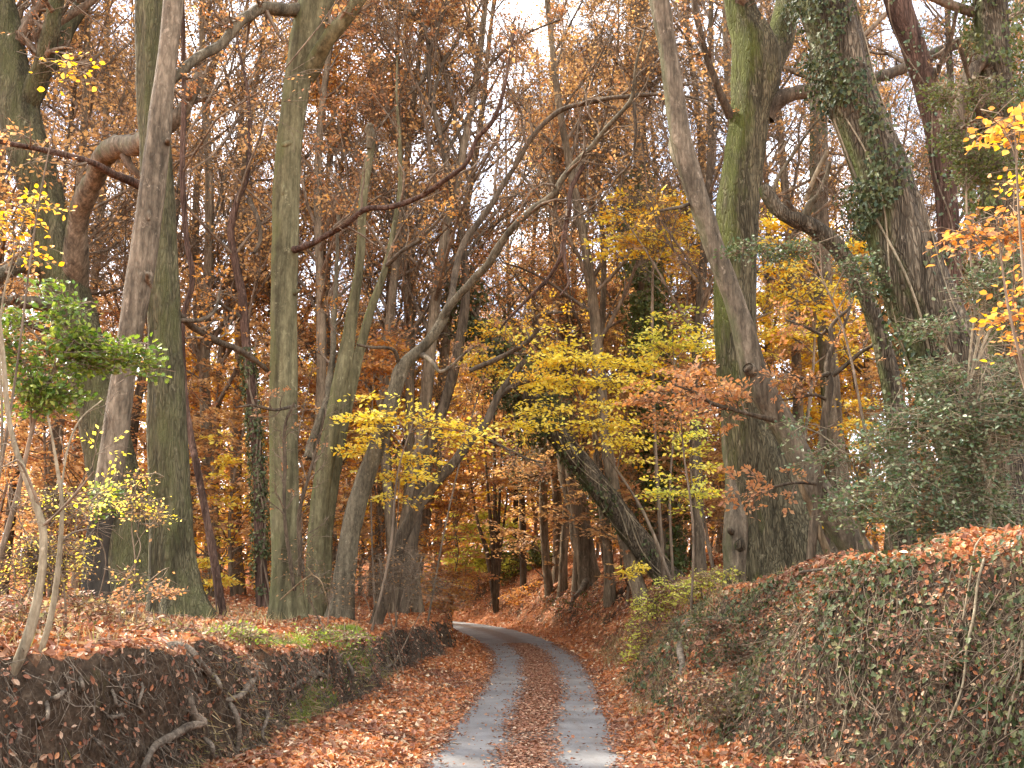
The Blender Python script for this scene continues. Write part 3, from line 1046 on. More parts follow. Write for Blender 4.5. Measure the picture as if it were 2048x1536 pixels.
# ---- coppice beyond the olive trunk
tree('snapped_tree', 'tall grey stem snapped off short with a pale splintered tip', 'dead tree', 20,
     [(628, 1190, 40), (632, 1100, 36), (640, 1000, 36), (652, 920, 36), (666, 840, 36), (682, 760, 34), (695, 690, 30), (707, 610, 24), (718, 540, 20), (723, 470, 18), (726, 400, 18), (736, 330, 18), (744, 290, 14), (742, 255, 9)],
     'bark_olive', extend=0, flare=.2, n=16, capend=True, limbs=[
         dict(pts=[(742, 300, 16, -.05), (745, 270, 18, -.1), (738, 255, 16, -.15), (745, 248, 8, -.2)], name='snapped_tip', mat='bark_grey', cap=True),
         dict(pts=[(612, 920, 20), (640, 840, 16, .3), (655, 780, 14, .6), (668, 650, 12, 1), (672, 560, 9, 1.2), (676, 430, 7, 1.4)], mat='bark_grey', tw=(10, 5, 'orange', .4))])
tree('coppice_stem', 'slim grey stem standing close against the snapped tree, thinning into twigs', 'tree', 20.6,
     [(650, 1150, 26), (655, 1050, 24), (667, 960, 24), (685, 860, 22), (703, 780, 21), (720, 700, 20), (742, 620, 17), (760, 570, 15), (775, 520, 13), (787, 460, 11), (800, 380, 9), (800, 290, 7)],
     'bark_olive', extend=2, flare=.2, n=12, crown=dict(levels=LV_HERO[1:], leaf='rust', lprob=.3, **{'from': .5}), limbs=[
         dict(pts=[(772, 535, 10), (800, 505, 8, -.3), (840, 480, 7, -.5), (885, 432, 5, -.8)], mat='bark_dark', tw=(7, 4, 'orange', .3))])
tree('arching_tree', 'grey forked stem arching over the lane, its two long boughs reaching past the middle', 'tree', 19.5,
     [(683, 1215, 48), (692, 1130, 44), (702, 1060, 40), (720, 990, 38), (738, 935, 36), (755, 890, 33), (775, 830, 31), (790, 780, 30), (800, 745, 30), (815, 722, 27), (845, 695, 22), (870, 665, 21), (890, 632, 20)],
     'bark_grey', extend=0, flare=.45, n=18, limbs=[
         dict(pts=[(888, 636, 20), (915, 595, 17, -.2), (945, 560, 16, -.4), (972, 530, 16, -.6), (1000, 490, 15, -.8), (1020, 460, 15, -1.0), (1063, 422, 15, -1.3), (1095, 402, 15, -1.5), (1112, 385, 14, -1.7), (1125, 354, 13, -1.8), (1150, 322, 12, -2.0), (1185, 292, 11, -2.2), (1225, 245, 10, -2.5), (1252, 215, 9, -2.7), (1266, 190, 8, -2.8), (1272, 130, 6, -3), (1290, 60, 4, -3.1)], tw=(14, 5, 'rust', .08), t0=.35),
         dict(pts=[(890, 632, 17), (905, 590, 15, .2), (912, 545, 13, .4), (920, 505, 13, .5), (950, 455, 13, .6), (985, 405, 13, .6), (1015, 355, 12, .6), (1042, 314, 12, .5), (1068, 270, 12, .4), (1097, 238, 12, .3), (1135, 215, 11, .2), (1180, 203, 10, 0), (1250, 193, 9, -.4), (1330, 189, 8, -.8), (1400, 200, 5, -1.2), (1450, 240, 3, -1.4)], mat='bark_dark', tw=(16, 5, 'rust', .08), t0=.3),
         dict(pts=[(1120, 365, 9, -1.8), (1112, 410, 6, -1.6), (1115, 450, 5, -1.5)], mat='bark_dark'),
         dict(pts=[(1165, 330, 10, -2.0), (1145, 375, 11, -1.9), (1137, 420, 11, -1.9), (1128, 470, 11, -1.8), (1123, 510, 9, -1.8), (1105, 545, 8, -1.6), (1085, 570, 8, -1.5), (1050, 605, 7, -1.3), (1015, 640, 5, -1.1), (1000, 660, 3, -1)], mat='bark_red', tw=(7, 4, 'rust', .1), t0=.1),
         dict(pts=[(1126, 480, 9, -1.8), (1132, 530, 7, -1.8), (1138, 565, 5, -1.9), (1120, 590, 3, -1.9)], mat='bark_red'),
         dict(pts=[(1268, 205, 8, -2.8), (1272, 270, 6, -2.8), (1262, 325, 5, -2.7), (1235, 355, 5, -2.5), (1195, 405, 5, -2.3), (1155, 432, 4, -2.1), (1128, 440, 3, -1.9)], mat='bark_dark', tw=(6, 4, 'rust', .1)),
         dict(pts=[(845, 710, 14), (868, 728, 9, -.4), (880, 742, 8, -.5), (900, 735, 7, -.6), (940, 700, 5, -.8), (960, 690, 4, -.9)], mat='bark_pale', tw=(6, 4, 'rust', .2)),
         dict(pts=[(800, 735, 10), (785, 700, 8, -.3), (740, 695, 7, -.5), (715, 690, 5, -.7)], mat='bark_dark'),
     ])
tree('dark_bough_tree', 'dark slender stem rising obliquely under the yellow spray beside the lane', 'tree', 20.5,
     [(778, 1160, 26), (800, 1085, 25), (822, 1040, 24), (847, 996, 23), (875, 960, 22), (905, 929, 20), (938, 885, 19), (972, 845, 17), (990, 805, 15), (1005, 779, 14), (1030, 745, 12), (1050, 720, 11)],
     'bark_dark', extend=0, flare=.1, n=12, limbs=[
         dict(pts=[(1000, 790, 12), (1030, 770, 10, -.2), (1070, 760, 7, -.4)], tw=(6, 4, 'gold', .5)),
         dict(pts=[(940, 740, 10), (1000, 715, 10, -.3), (1040, 695, 10, -.5), (1065, 672, 9, -.7), (1076, 655, 8, -.8), (1074, 640, 7, -.9), (1090, 628, 6, -1), (1150, 622, 4, -1.3)], tw=(9, 4, 'gold', .4)),
         dict(pts=[(870, 965, 8), (880, 930, 7, -.2), (872, 900, 6, -.3)], tw=(4, 4, 'rust', .3)),
         dict(pts=[(975, 880, 8, .2), (1010, 895, 6, 0), (1050, 915, 5, -.2), (1090, 925, 4, -.3)], tw=(7, 4, 'rust', .4)),
     ])
tree('slim_dark_tree', 'tall dark thin tree swaying up behind the arching boughs and curving over at its top', 'tree', 25,
     [(815, 1150, 26), (828, 1050, 26), (845, 960, 25), (868, 878, 24), (888, 810, 22), (908, 740, 22), (925, 650, 20), (932, 570, 17), (925, 480, 15), (912, 410, 14), (898, 350, 13), (882, 275, 12), (868, 220, 12), (858, 150, 11), (857, 85, 10), (842, 45, 9), (815, 22, 8), (765, 15, 8), (720, 35, 6), (690, 60, 4)],
     'bark_dark', extend=0, flare=.3, n=12, limbs=[
         dict(pts=[(856, 130, 8), (840, 165, 7, -.2), (800, 205, 6, -.4), (760, 250, 5, -.6), (720, 290, 3, -.8)], tw=(8, 4, 'rust', .2)),
         dict(pts=[(890, 310, 8), (930, 240, 7, .3), (975, 190, 6, .6), (1010, 120, 5, .9), (1030, 40, 4, 1.2)], tw=(24, 7, 'rust', .25)),
         dict(pts=[(866, 190, 9), (890, 120, 8, .2), (930, 60, 7, .4), (965, 0, 6, .5), (985, -80, 5, .6)], tw=(26, 7, 'rust', .35), t0=.1),
         dict(pts=[(880, 270, 8), (930, 190, 7, -.3), (990, 120, 6, -.6), (1050, 70, 5, -.9), (1120, 40, 4, -1.2)], tw=(26, 7, 'rust', .3), t0=.15),
         dict(pts=[(858, 110, 8), (880, 40, 7, -.3), (900, -30, 6, -.6)], tw=(18, 7, 'rust', .35), t0=.1),
         dict(pts=[(928, 520, 8), (960, 470, 7, .4), (1000, 440, 6, .8), (1060, 400, 4, 1.2)], tw=(9, 5, 'brown', .4))],
     crown=dict(levels=LV_HERO[1:], leaf='brown', lprob=.3, **{'from': .45}))
# slender tree dressed with ivy, between the fissured and the olive trunk
r_, p_, b_ = tree('ivy_pole_tree', 'thin crooked dark tree sleeved in small ivy leaves, standing before the olive trunk', 'tree', 21.5,
                  [(524, 1180, 26), (520, 1080, 24), (519, 1000, 23), (513, 900, 22), (506, 830, 22), (498, 740, 20), (490, 660, 19), (484, 590, 18), (470, 520, 16), (462, 460, 15), (475, 400, 13), (492, 360, 11), (500, 280, 9), (495, 180, 7)],
                  'bark_red', extend=2, flare=.2, n=12, crown=dict(levels=LV_HERO[1:], leaf='rust', lprob=.5, **{'from': .45}), limbs=[
                      dict(pts=[(496, 400, 11), (515, 440, 10, -.2), (520, 480, 9, -.3), (508, 505, 6, -.4)], mat='bark_dark'),
                      dict(pts=[(488, 640, 10), (450, 615, 8, -.4), (420, 580, 6, -.7), (400, 520, 4, -1)], mat='bark_dark', tw=(8, 4, 'orange', .5))])
mb = MB()
ivy_on(mb, p_, 2600, .06, None, (.05, .42), 3, .10)
mb.build('ivy', [M['twig'], M['ivy']], r_, b_)

# ---- beyond the bend
r_, p_, b_ = tree('ivy_leaning_tree', 'steeply leaning trunk roped with ivy stems on the far bank', 'tree', 27,
                  [(1345, 1172, 50), (1310, 1124, 47), (1275, 1078, 46), (1235, 1025, 46), (1195, 972, 45), (1155, 922, 44), (1120, 878, 42), (1090, 841, 40), (1060, 801, 42), (1028, 757, 36), (992, 706, 28), (950, 645, 20)],
                  'bark_brown', extend=1.5, flare=.35, n=18, rough=.2, crown=dict(levels=LV_HERO[1:], leaf='brown', lprob=.4, **{'from': .6}))
mb = MB()
ivy_on(mb, p_, 1800, .075, (-.3, -.6, -.6), (.0, .55), 10, .12)
ivy_on(mb, p_, 7000, .085, None, (.5, .98), 6, .5, .5)
mb.build('ivy', [M['twig_pale'], M['ivy']], r_, b_)
tree('bank_root_tree', 'twin trunk on the far bank with bared roots gripping the slope', 'tree', 36,
     [(1182, 1165, 42), (1172, 1110, 38), (1164, 1050, 36), (1156, 1000, 34), (1148, 950, 34), (1140, 880, 32), (1132, 780, 30), (1125, 650, 28), (1118, 500, 26), (1112, 330, 24)],
     'bark_far', flare=.35, n=18, extend=4, crown=CROWN, limbs=[
         dict(pts=[(1168, 1150, 26), (1156, 1080, 24, .4), (1145, 1020, 22, .8), (1128, 950, 20, 1.2), (1118, 860, 16, 1.6), (1100, 700, 12, 2)], tw=(10, 5, 'brown', .5), t0=.5),
         dict(pts=[(1180, 1160, 14, -.2), (1192, 1190, 10, -.8), (1180, 1215, 8, -1.2), (1165, 1235, 5, -1.5)], name='root', mat='root'),
         dict(pts=[(1190, 1155, 14, -.2), (1215, 1175, 10, -.7), (1225, 1200, 8, -1.0), (1215, 1225, 5, -1.3)], name='root', mat='root'),
         dict(pts=[(1175, 1160, 14, -.2), (1160, 1180, 10, -.7), (1145, 1200, 8, -1.0), (1140, 1225, 5, -1.3)], name='root', mat='root')])
tree('sunlit_slim_tree', 'slim pale trunk with a lit edge just above the foot of the ivy roped trunk', 'tree', 31,
     [(1360, 1150, 34), (1352, 1080, 30), (1343, 1020, 28), (1335, 970, 26), (1325, 900, 24), (1318, 800, 22), (1312, 680, 20), (1300, 520, 18), (1290, 380, 16), (1284, 200, 13)],
     'bark_pale', flare=.5, n=14, extend=3, crown=CROWN)

# ---- right bank
tree('mossy_forked_tree', 'massive beech thick with bright green moss, forking near the frame top, flared at its foot', 'tree', 18,
     [(1568, 1125, 172), (1558, 1080, 165), (1545, 1030, 152), (1530, 970, 138), (1510, 890, 118), (1492, 810, 102), (1478, 730, 92), (1470, 640, 84), (1470, 540, 84), (1475, 430, 88), (1486, 330, 86), (1497, 250, 86), (1508, 185, 96), (1512, 120, 104), (1500, 70, 84), (1482, 20, 66), (1470, -60, 58)],
     'bark_mossy', flare=.4, n=44, ridge=.04, rough=.09, crown=CROWN, limbs=[
         dict(pts=[(1520, 170, 70), (1548, 110, 62, .15), (1568, 50, 56, .3), (1584, -10, 54, .4), (1605, -120, 44, .6)], tw=(8, 4, 'rust', .3), t0=.5),
         dict(pts=[(1525, 235, 56), (1550, 208, 40, -.1), (1575, 192, 32, -.1), (1610, 182, 28, .1), (1660, 174, 27, .5), (1720, 164, 26, .9), (1770, 150, 25, 1.3), (1820, 132, 24, 1.6), (1870, 108, 24, 1.9), (1930, 82, 22, 2.2), (1990, 52, 20, 2.5), (2060, 10, 16, 2.8)], mat='bark_dark', tw=(12, 5, 'brown', .2), t0=.4),
         dict(pts=[(1474, 1200, 66, -.05), (1476, 1140, 62, -.1), (1480, 1090, 60, -.2), (1478, 1040, 54, -.2), (1470, 980, 44, -.1), (1462, 900, 34, .1), (1455, 820, 26, .3)], name='burl_stem', mat='bark_pale'),
         dict(pts=[(1482, 1098, 20, -.3), (1484, 1088, 24, -.42), (1485, 1078, 12, -.45)], name='burl', mat='bark_brown', cap=True),
         dict(pts=[(1468, 1062, 12, -.35), (1464, 1060, 13, -.5), (1460, 1056, 7, -.55)], name='burl', mat='bark_dark', cap=True),
         dict(pts=[(1640, 1075, 40, -.2), (1632, 1100, 44, -.3), (1628, 1130, 46, -.4)], name='root', mat='bark_red'),
         dict(pts=[(1462, 235, 20, -.1), (1440, 195, 17, -.3), (1420, 140, 16, -.5), (1405, 80, 15, -.7), (1392, 20, 14, -.8), (1380, -60, 11, -.9)], mat='bark_dark', tw=(8, 4, 'rust', .3)),
     ])
tree('bare_leaning_tree', 'smooth brown stem leaning across the mossy forked beech, with an open knothole', 'tree', 15.2,
     [(1712, 1100, 60), (1690, 1065, 59), (1660, 1020, 57), (1632, 975, 55), (1605, 925, 53), (1580, 875, 52), (1555, 832, 54), (1530, 790, 56), (1512, 750, 56), (1498, 705, 50), (1484, 650, 45), (1466, 595, 42), (1445, 540, 42), (1425, 485, 43), (1407, 430, 46), (1390, 380, 46), (1374, 325, 47), (1362, 280, 46), (1352, 215, 42), (1343, 150, 41), (1333, 80, 42), (1318, 0, 44), (1302, -70, 42)],
     'bark_pale', flare=.08, n=28, rough=.09, crown=CROWN_B, limbs=[
         dict(pts=[(1502, 742, 34, -.08), (1497, 738, 30, -.17), (1494, 735, 26, -.21)], name='knothole_rim', mat='bark_pale'),
         dict(pts=[(1497, 739, 20, -.16), (1494, 736, 18, -.21), (1493, 735, 14, -.214)], name='knothole', mat='bark_dark', cap=True),
         dict(pts=[(1384, 350, 28), (1362, 330, 26, .3), (1350, 300, 22, .6), (1345, 240, 18, .9), (1350, 160, 14, 1.2), (1340, 60, 12, 1.5)], tw=(8, 4, 'rust', .2), t0=.5),
         dict(pts=[(1385, 407, 9, .05), (1360, 415, 8, -.2), (1330, 420, 6, -.4), (1290, 430, 3, -.6)], mat='bark_dark', tw=(5, 4, 'gold', .3)),
         dict(pts=[(1555, 840, 12, -.1), (1520, 832, 10, -.3), (1470, 820, 9, -.5), (1420, 805, 8, -.7), (1390, 785, 6, -.9), (1350, 770, 4, -1.1)], mat='bark_dark', tw=(12, 5, 'rust', .8), ls=.085),
         dict(pts=[(1660, 1010, 10, -.3), (1640, 970, 8, -.4), (1590, 965, 6, -.6), (1540, 975, 5, -.8), (1490, 980, 3, -1)], mat='bark_dark', tw=(9, 4, 'rust', .7), ls=.08),
         dict(pts=[(1655, 1110, 16, -.4), (1628, 1040, 16, -.4), (1610, 985, 13, -.4), (1598, 950, 8, -.4)], name='split_wood', mat='heart', cap=True),
     ])
r_, p_, b_ = tree('ivy_hung_tree', 'big leaning trunk with deeply ridged bark and ivy hanging from its upper side', 'tree', 13,
                  [(2025, 1085, 165), (1990, 985, 156), (1950, 880, 150), (1912, 780, 146), (1875, 690, 142), (1842, 610, 138), (1812, 520, 130), (1785, 430, 122), (1760, 345, 114), (1733, 270, 106), (1708, 205, 105), (1685, 120, 108), (1665, 50, 112), (1648, -30, 112)],
                  'bark_brown', flare=.3, n=44, ridge=.07, rough=.08, crown=CROWN_B, limbs=[
                      dict(pts=[(1655, 300, 12, .2), (1630, 350, 12, .4), (1610, 400, 10, .6)], mat='twig_pale', tw=(4, 3, None, 0))])
mb = MB()
ivy_on(mb, p_, 13000, .055, (-.9, -.4, 0), (.36, .8), 4, .14, .25)
ivy_on(mb, p_, 2600, .06, (-.95, -.3, 0), (.12, .5), 4, .08, .05)
mb.build('ivy', [M['twig_pale'], M['ivy_dark']], r_, b_)
r_, p_, b_ = tree('reddish_tree', 'reddish dark trunk leaning beyond the ivy hung tree, bare and unforked', 'tree', 16.5,
     [(1930, 1050, 60), (1922, 900, 56), (1912, 760, 52), (1905, 640, 48), (1900, 540, 46), (1896, 440, 46), (1888, 350, 47), (1876, 280, 48), (1862, 215, 50), (1845, 150, 50), (1822, 80, 52), (1800, 20, 56), (1780, -60, 54)],
     'bark_red', flare=.2, n=26, ridge=.05, rough=.09, crown=CROWN_B, limbs=[
         dict(pts=[(1855, 190, 16), (1880, 130, 12, -.3), (1900, 80, 10, -.5), (1915, 20, 8, -.8)], mat='bark_dark', tw=(6, 4, 'brown', .2))])
mb = MB()
ivy_on(mb, p_, 1300, .06, (.3, -.7, 0), (.3, .7), 2, .1, .1)
mb.build('ivy', [M['twig'], M['holly_grey']], r_, b_)
r_, p_, b_ = tree('dark_forked_tree', 'blackish trunk forking low near the frame edge past the reddish trunk', 'tree', 18.5,
     [(2010, 1060, 80), (2012, 900, 76), (2012, 760, 74), (2008, 620, 74), (2004, 480, 72), (1998, 360, 72), (1990, 250, 70), (1986, 150, 70), (1984, 60, 68), (1982, -40, 66)],
     'bark_brown', flare=.2, n=26, ridge=.05, crown=CROWN, limbs=[
         dict(pts=[(1985, 110, 40), (1955, 130, 34, -.3), (1932, 170, 30, -.5), (1922, 220, 28, -.6), (1918, 280, 26, -.7), (1906, 330, 20, -.8), (1908, 380, 10, -.8)], mat='bark_dark', tw=(8, 4, 'yew', .5)),
         dict(pts=[(1995, 300, 22), (1960, 225, 16, -.6), (1940, 160, 12, -.9), (1915, 80, 8, -1.2)], mat='bark_dark', tw=(10, 5, 'yew', .6))])
mb = MB()
ivy_on(mb, p_, 6000, .08, None, (.38, .78), 2, .3, .5)
mb.build('ivy', [M['twig'], M['green']], r_, b_)
tree('orange_trunk_tree', 'straight orange tinted trunk seen between the mossy beech and the ivy hung tree', 'tree', 26,
     [(1678, 1060, 58), (1676, 960, 46), (1668, 860, 40), (1655, 700, 38), (1645, 560, 38), (1640, 420, 37), (1637, 280, 37), (1636, 150, 36), (1634, 0, 34)],
     'bark_pale', flare=.4, n=18, crown=CROWN)
tree('broken_limb_tree', 'dead broken snag with pale antler like side branches leaning out of the holly', 'dead tree', 14.4,
     [(1802, 1060, 52), (1798, 960, 46), (1793, 880, 42), (1786, 790, 40), (1772, 715, 37), (1750, 640, 34), (1722, 575, 34), (1695, 525, 35), (1662, 482, 36), (1630, 458, 37), (1600, 442, 36), (1575, 432, 33), (1550, 412, 30), (1535, 388, 28), (1526, 372, 20)],
     'bark_brown', extend=0, flare=.2, n=18, rough=.22, capend=True, limbs=[
         dict(pts=[(1608, 440, 18), (1620, 412, 15, -.1), (1640, 390, 12, -.2), (1652, 360, 10, -.3), (1662, 325, 7, -.4)], mat='bark_grey'),
         dict(pts=[(1545, 395, 10), (1556, 355, 9, -.1), (1580, 315, 8, -.2), (1605, 280, 7, -.3), (1628, 250, 6, -.4), (1650, 228, 4, -.5)], mat='bark_grey'),
         dict(pts=[(1590, 430, 16), (1580, 410, 12, -.1), (1572, 402, 7, -.15)], name='stub', mat='bark_dark', cap=True)])
tree('crooked_sapling', 'small crooked dark sapling with wide spiky branches in front of the yellow leaves', 'sapling', 14.8,
     [(1637, 960, 18), (1643, 900, 16), (1648, 850, 16), (1656, 800, 17), (1660, 765, 17), (1654, 742, 14), (1658, 712, 12), (1668, 688, 11), (1660, 660, 9), (1672, 640, 7), (1695, 620, 6)],
     'bark_dark', extend=.3, flare=.2, n=10, rough=.2, limbs=[
         dict(pts=[(1655, 745, 11), (1640, 752, 9, -.1), (1612, 758, 8, -.2), (1580, 748, 6, -.3), (1560, 735, 4, -.4)], tw=(7, 4, 'rust', .5)),
         dict(pts=[(1664, 750, 11), (1690, 730, 9, -.1), (1720, 706, 8, -.2), (1750, 690, 6, -.3), (1790, 680, 4, -.4)], tw=(7, 4, 'rust', .4)),
         dict(pts=[(1652, 660, 9), (1640, 668, 7, .1), (1610, 655, 6, .2), (1570, 640, 4, .3)], tw=(7, 4, 'rust', .6)),
         dict(pts=[(1668, 690, 9), (1690, 650, 8, .1), (1700, 615, 6, .2), (1698, 570, 4, .3)], tw=(6, 4, 'rust', .4)),
         dict(pts=[(1655, 800, 8), (1630, 790, 6, -.1), (1600, 795, 5, -.2), (1560, 800, 3, -.3)], tw=(6, 4, 'rust', .3)),
     ])

# ---- pale saplings sprouting from the near bank
for lab, pts, D in [
    ('thick pale bare sapling curving up out of the near bank, the taller of the two', [(-60, 1450, 24), (-10, 1400, 22), (25, 1345, 21), (50, 1290, 20), (66, 1240, 19), (78, 1180, 17), (86, 1120, 15), (86, 1060, 14), (70, 1005, 13), (50, 950, 12), (32, 900, 11), (20, 850, 10), (12, 790, 10), (8, 730, 9), (4, 680, 7), (-5, 600, 5)], 7.6),
    ('thinner pale sapling curving up beside the taller one on the near bank', [(-60, 1470, 16), (-5, 1425, 15), (40, 1375, 14), (75, 1315, 13), (95, 1260, 13), (108, 1200, 12), (116, 1140, 11), (122, 1070, 10), (124, 1000, 9), (115, 940, 7), (105, 880, 5), (95, 830, 4)], 7.9)]:
    r_, p_, b_ = tree('pale_sapling', lab, 'sapling', D, pts, 'twig_pale', extend=0, flare=0, n=12, rough=.14,
                      limbs=[dict(pts=[(86, 1052, 6), (112, 1030, 5, -.1), (150, 990, 5, -.2), (188, 942, 3, -.3)], mat='twig', tw=(4, 3, 'yellow', .6), ls=.04),
                             dict(pts=[(78, 1010, 5), (40, 925, 4, -.2), (15, 930, 3, -.3), (-20, 945, 2, -.4)], mat='twig', tw=(4, 3, None, 0))] if D < 7.8 else
                      [dict(pts=[(124, 1080, 5), (150, 1065, 4, .1), (180, 1058, 3, .2)], mat='twig', tw=(4, 3, 'yellow', .5), ls=.04),
                       dict(pts=[(120, 1000, 4), (135, 900, 4, .1), (160, 840, 3, .2), (205, 800, 2, .3)], mat='twig_pale', tw=(3, 3, None, 0))])


# ------------------------------------------------------------------ shrubs and saplings that carry the coloured foliage
def shrub(name, label, cat, bx, D, crowns, leaf, lsize, dens=9.0, stem=.03, spray=.75, group=None, bark='twig', tmpl=T_DIAM, k=13, flat=.35, multi=1, down=0.0, lmix=None, gap=.12):
    """crowns: (px,py,rx,ry[,dd]) ellipses in the photo; each becomes an ellipsoid of flat leaf sprays."""
    b = P(bx, 1150, D)
    b[2] = g1(b[0], b[1])
    root = empty(name, b, label, cat, group)
    cs = []
    for c in crowns:
        d = D + (c[4] if len(c) > 4 else 0)
        cs.append((P(c[0], c[1], d), c[2] * d / F, c[3] * d / F))
    multi = min(multi, len(cs))
    mts = [MB() for _ in range(multi)]
    mf = MB()
    stems = []
    for j in range(multi):
        top = np.mean([c[0] for c in cs[j::multi]], 0) if multi > 1 else np.mean([c[0] for c in cs], 0)
        top = top + np.array([0, 0, .1])
        off = rng.normal(size=3) * .06 * multi
        off[2] = 0
        m1 = b * .66 + top * .34 + np.array([rng.uniform(-.15, .15), rng.uniform(-.15, .15), .1])
        m2 = b * .3 + top * .7 + np.array([rng.uniform(-.15, .15), rng.uniform(-.15, .15), .1])
        pth = catmull(np.array([[*(b + off - [0, 0, .2]), stem], [*m1, stem * .8], [*m2, stem * .6], [*top, stem * .35]]), 7)
        tube(mts[j], pth[:, :3], pth[:, 3], 7, 0, .2, None, False, rng.uniform(0, 9))
        stems.append(pth)
    O, Dv, Ln = [], [], []
    for j, (c, rx, ry) in enumerate(cs):
        pth = stems[j % len(stems)]
        rz = max(min(rx, 1.6), .3) * .8
        # bough from the stem to the heart of this crown
        i = int(np.argmin(np.linalg.norm(pth[:, :3] - (c - [0, 0, .5 * ry + .25]), axis=1)))
        st = pth[i]
        dv = c - st[:3]
        bo = catmull(np.array([[*st[:3], min(st[3], stem) * .6], [*(st[:3] + dv * .5 + [0, 0, .12 * np.linalg.norm(dv)]), stem * .35], [*(c + nrm(dv) * .3 * rx), .006]]), 6)
        tube(mts[j % multi], bo[:, :3], bo[:, 3], 6, 0, .2)
        n = max(4, int(dens * .26 * (rx * ry * pi) / (k * .34 * lsize * lsize)))
        q = nrm(rng.normal(size=(n, 3))) * (rng.random((n, 1)) ** .38)
        # gather into tiers so that the crown shows layers and gaps
        tiers = max(2, int(ry / .22))
        if flat < .5:
            lev = np.round((q[:, 2] * .5 + .5) * tiers) / tiers * 2 - 1
            q[:, 2] = lev + rng.normal(size=n) * .05
        o = c + q * np.array([rx, rz, ry])
        kp = vnoise(o * 1.9 + 7) > (.34 if n > 30 else -1)
        o, q = o[kp], q[kp]
        dd = nrm(q * np.array([rx, rz, 0]) + rng.normal(size=q.shape) * np.array([.5, .5, .12]) + nrm(dv * np.array([1, 1, 0])) * .3) + np.array([0, 0, rng.uniform(-.15, .1) - down])
        ln = spray * rng.uniform(.5, 1.2, len(o))
        O.append(o - dd * (ln * .5)[:, None])
        Dv.append(dd)
        Ln.append(ln)
        # fine branchlets from the bough to a share of the sprays
        s = rng.random(len(o)) < .35
        e = (o - dd * (ln * .5)[:, None])[s]
        a = bo[rng.integers(len(bo) // 2, len(bo), len(e)), :3]
        mid = (a + e) * .5 + rng.normal(size=e.shape) * .06 + [0, 0, .05]
        tubes(mf, np.stack([a, mid, e], 1), np.array([[.006, .005, .003]]) * np.ones((len(e), 1)), 3, 0)
    O, Dv, Ln = np.vstack(O), np.vstack(Dv), np.concatenate(Ln)
    up = np.array([0, 0, 1.]) + rng.normal(size=O.shape) * flat
    two = rng.random(len(O)) < (lmix[1] if lmix else 0)
    for msk, mi in ((~two, 1), (two, 2)):
        sprays(mf, O[msk], Dv[msk], Ln[msk], up[msk], lsize, k, tmpl, mi, 0, .12, .45, gap=gap)
    for mt in mts:
        mt.build('stem', M[bark], root, b)
    mf.build('foliage', [M['twig_pale' if bark == 'twig_pale' else 'twig'], M[leaf], M[lmix[0] if lmix else leaf]], root, b)
    return root


S = shrub
S('yellow_sapling', 'bright yellow flat leaf spray reaching across the arching grey stem', 'sapling', 745, 18.6,
  [(735, 835, 45, 45), (790, 830, 70, 28), (860, 845, 75, 26), (930, 870, 55, 20)], 'yellow', .105, 15, .028, .8, flat=.25, lmix=('gold', .12))
S('yellow_sapling', 'lower pale yellow spray hanging under the bright flat spray, behind the arching stem', 'sapling', 790, 19.8,
  [(800, 950, 70, 45), (740, 900, 50, 40), (835, 920, 40, 30)], 'yellow', .10, 10, .022, .7, lmix=('gold', .3))
S('golden_beech', 'spreading yellow beech foliage drooping over the lane before the ivy roped trunk', 'sapling', 1345, 23.5,
  [(1080, 690, 75, 32), (1150, 720, 75, 45), (1210, 765, 80, 40), (1080, 760, 65, 45), (1110, 820, 70, 35), (1180, 850, 80, 40), (1250, 880, 70, 40), (1040, 850, 40, 30), (1280, 730, 60, 40)], 'yellow', .115, 10, .05, .8, lmix=('gold', .12), down=.1)
S('golden_beech', 'small orange topped beech above the lane where dark and grey boughs cross', 'sapling', 860, 24.5,
  [(985, 665, 45, 22), (960, 720, 50, 25), (1010, 745, 45, 25)], 'gold', .10, 10, .03, .7, lmix=('yellow', .4))
S('golden_beech', 'deep gold beech foliage filling the gap below the far ivy covered trunk', 'sapling', 1330, 25,
  [(1270, 430, 75, 42), (1350, 430, 60, 40), (1300, 490, 90, 40), (1370, 510, 45, 35), (1230, 480, 50, 30), (1330, 400, 40, 25)], 'gold', .12, 11, .06, .8, lmix=('yellow', .45))
S('lime_beech', 'yellow green beech foliage between the deep gold foliage and the mossy beech', 'sapling', 1345, 23,
  [(1345, 660, 65, 35), (1310, 690, 50, 25), (1380, 690, 35, 25)], 'lime', .115, 13, .035, .75, lmix=('yellow', .5))
S('lime_beech', 'thin yellow green undergrowth tree beside the hollow stem of the mossy beech', 'sapling', 1430, 21,
  [(1380, 930, 60, 30), (1340, 985, 55, 30), (1410, 985, 40, 25), (1390, 870, 40, 30)], 'lime', .10, 9, .025, .7, lmix=('yellow', .4))
S('yellow_sapling', 'glowing yellow leaves seen low between the leaning pole and the olive trunk', 'sapling', 425, 24,
  [(425, 920, 50, 50), (440, 1000, 40, 50), (410, 1100, 40, 60), (440, 1160, 30, 40), (400, 1170, 25, 40)], 'yellow', .12, 12, .03, .6, lmix=('gold', .3))
S('yellow_sapling', 'yellow foliage behind the dead broken snag and crooked sapling', 'sapling', 1600, 24,
  [(1560, 590, 60, 45), (1620, 620, 60, 50), (1560, 670, 60, 40), (1690, 620, 50, 60), (1720, 500, 40, 50), (1570, 540, 45, 30), (1700, 700, 50, 40), (1720, 850, 40, 45), (1545, 470, 30, 60)], 'yellow', .12, 12, .06, .75, lmix=('gold', .45))
S('rust_beech', 'rust red beech leaves spread in front of the mossy beech at mid height', 'sapling', 1385, 17,
  [(1330, 770, 60, 30), (1390, 745, 60, 32), (1440, 785, 45, 25), (1340, 830, 45, 25), (1290, 800, 40, 30)], 'rust', .085, 10, .025, .65, lmix=('orange', .25))
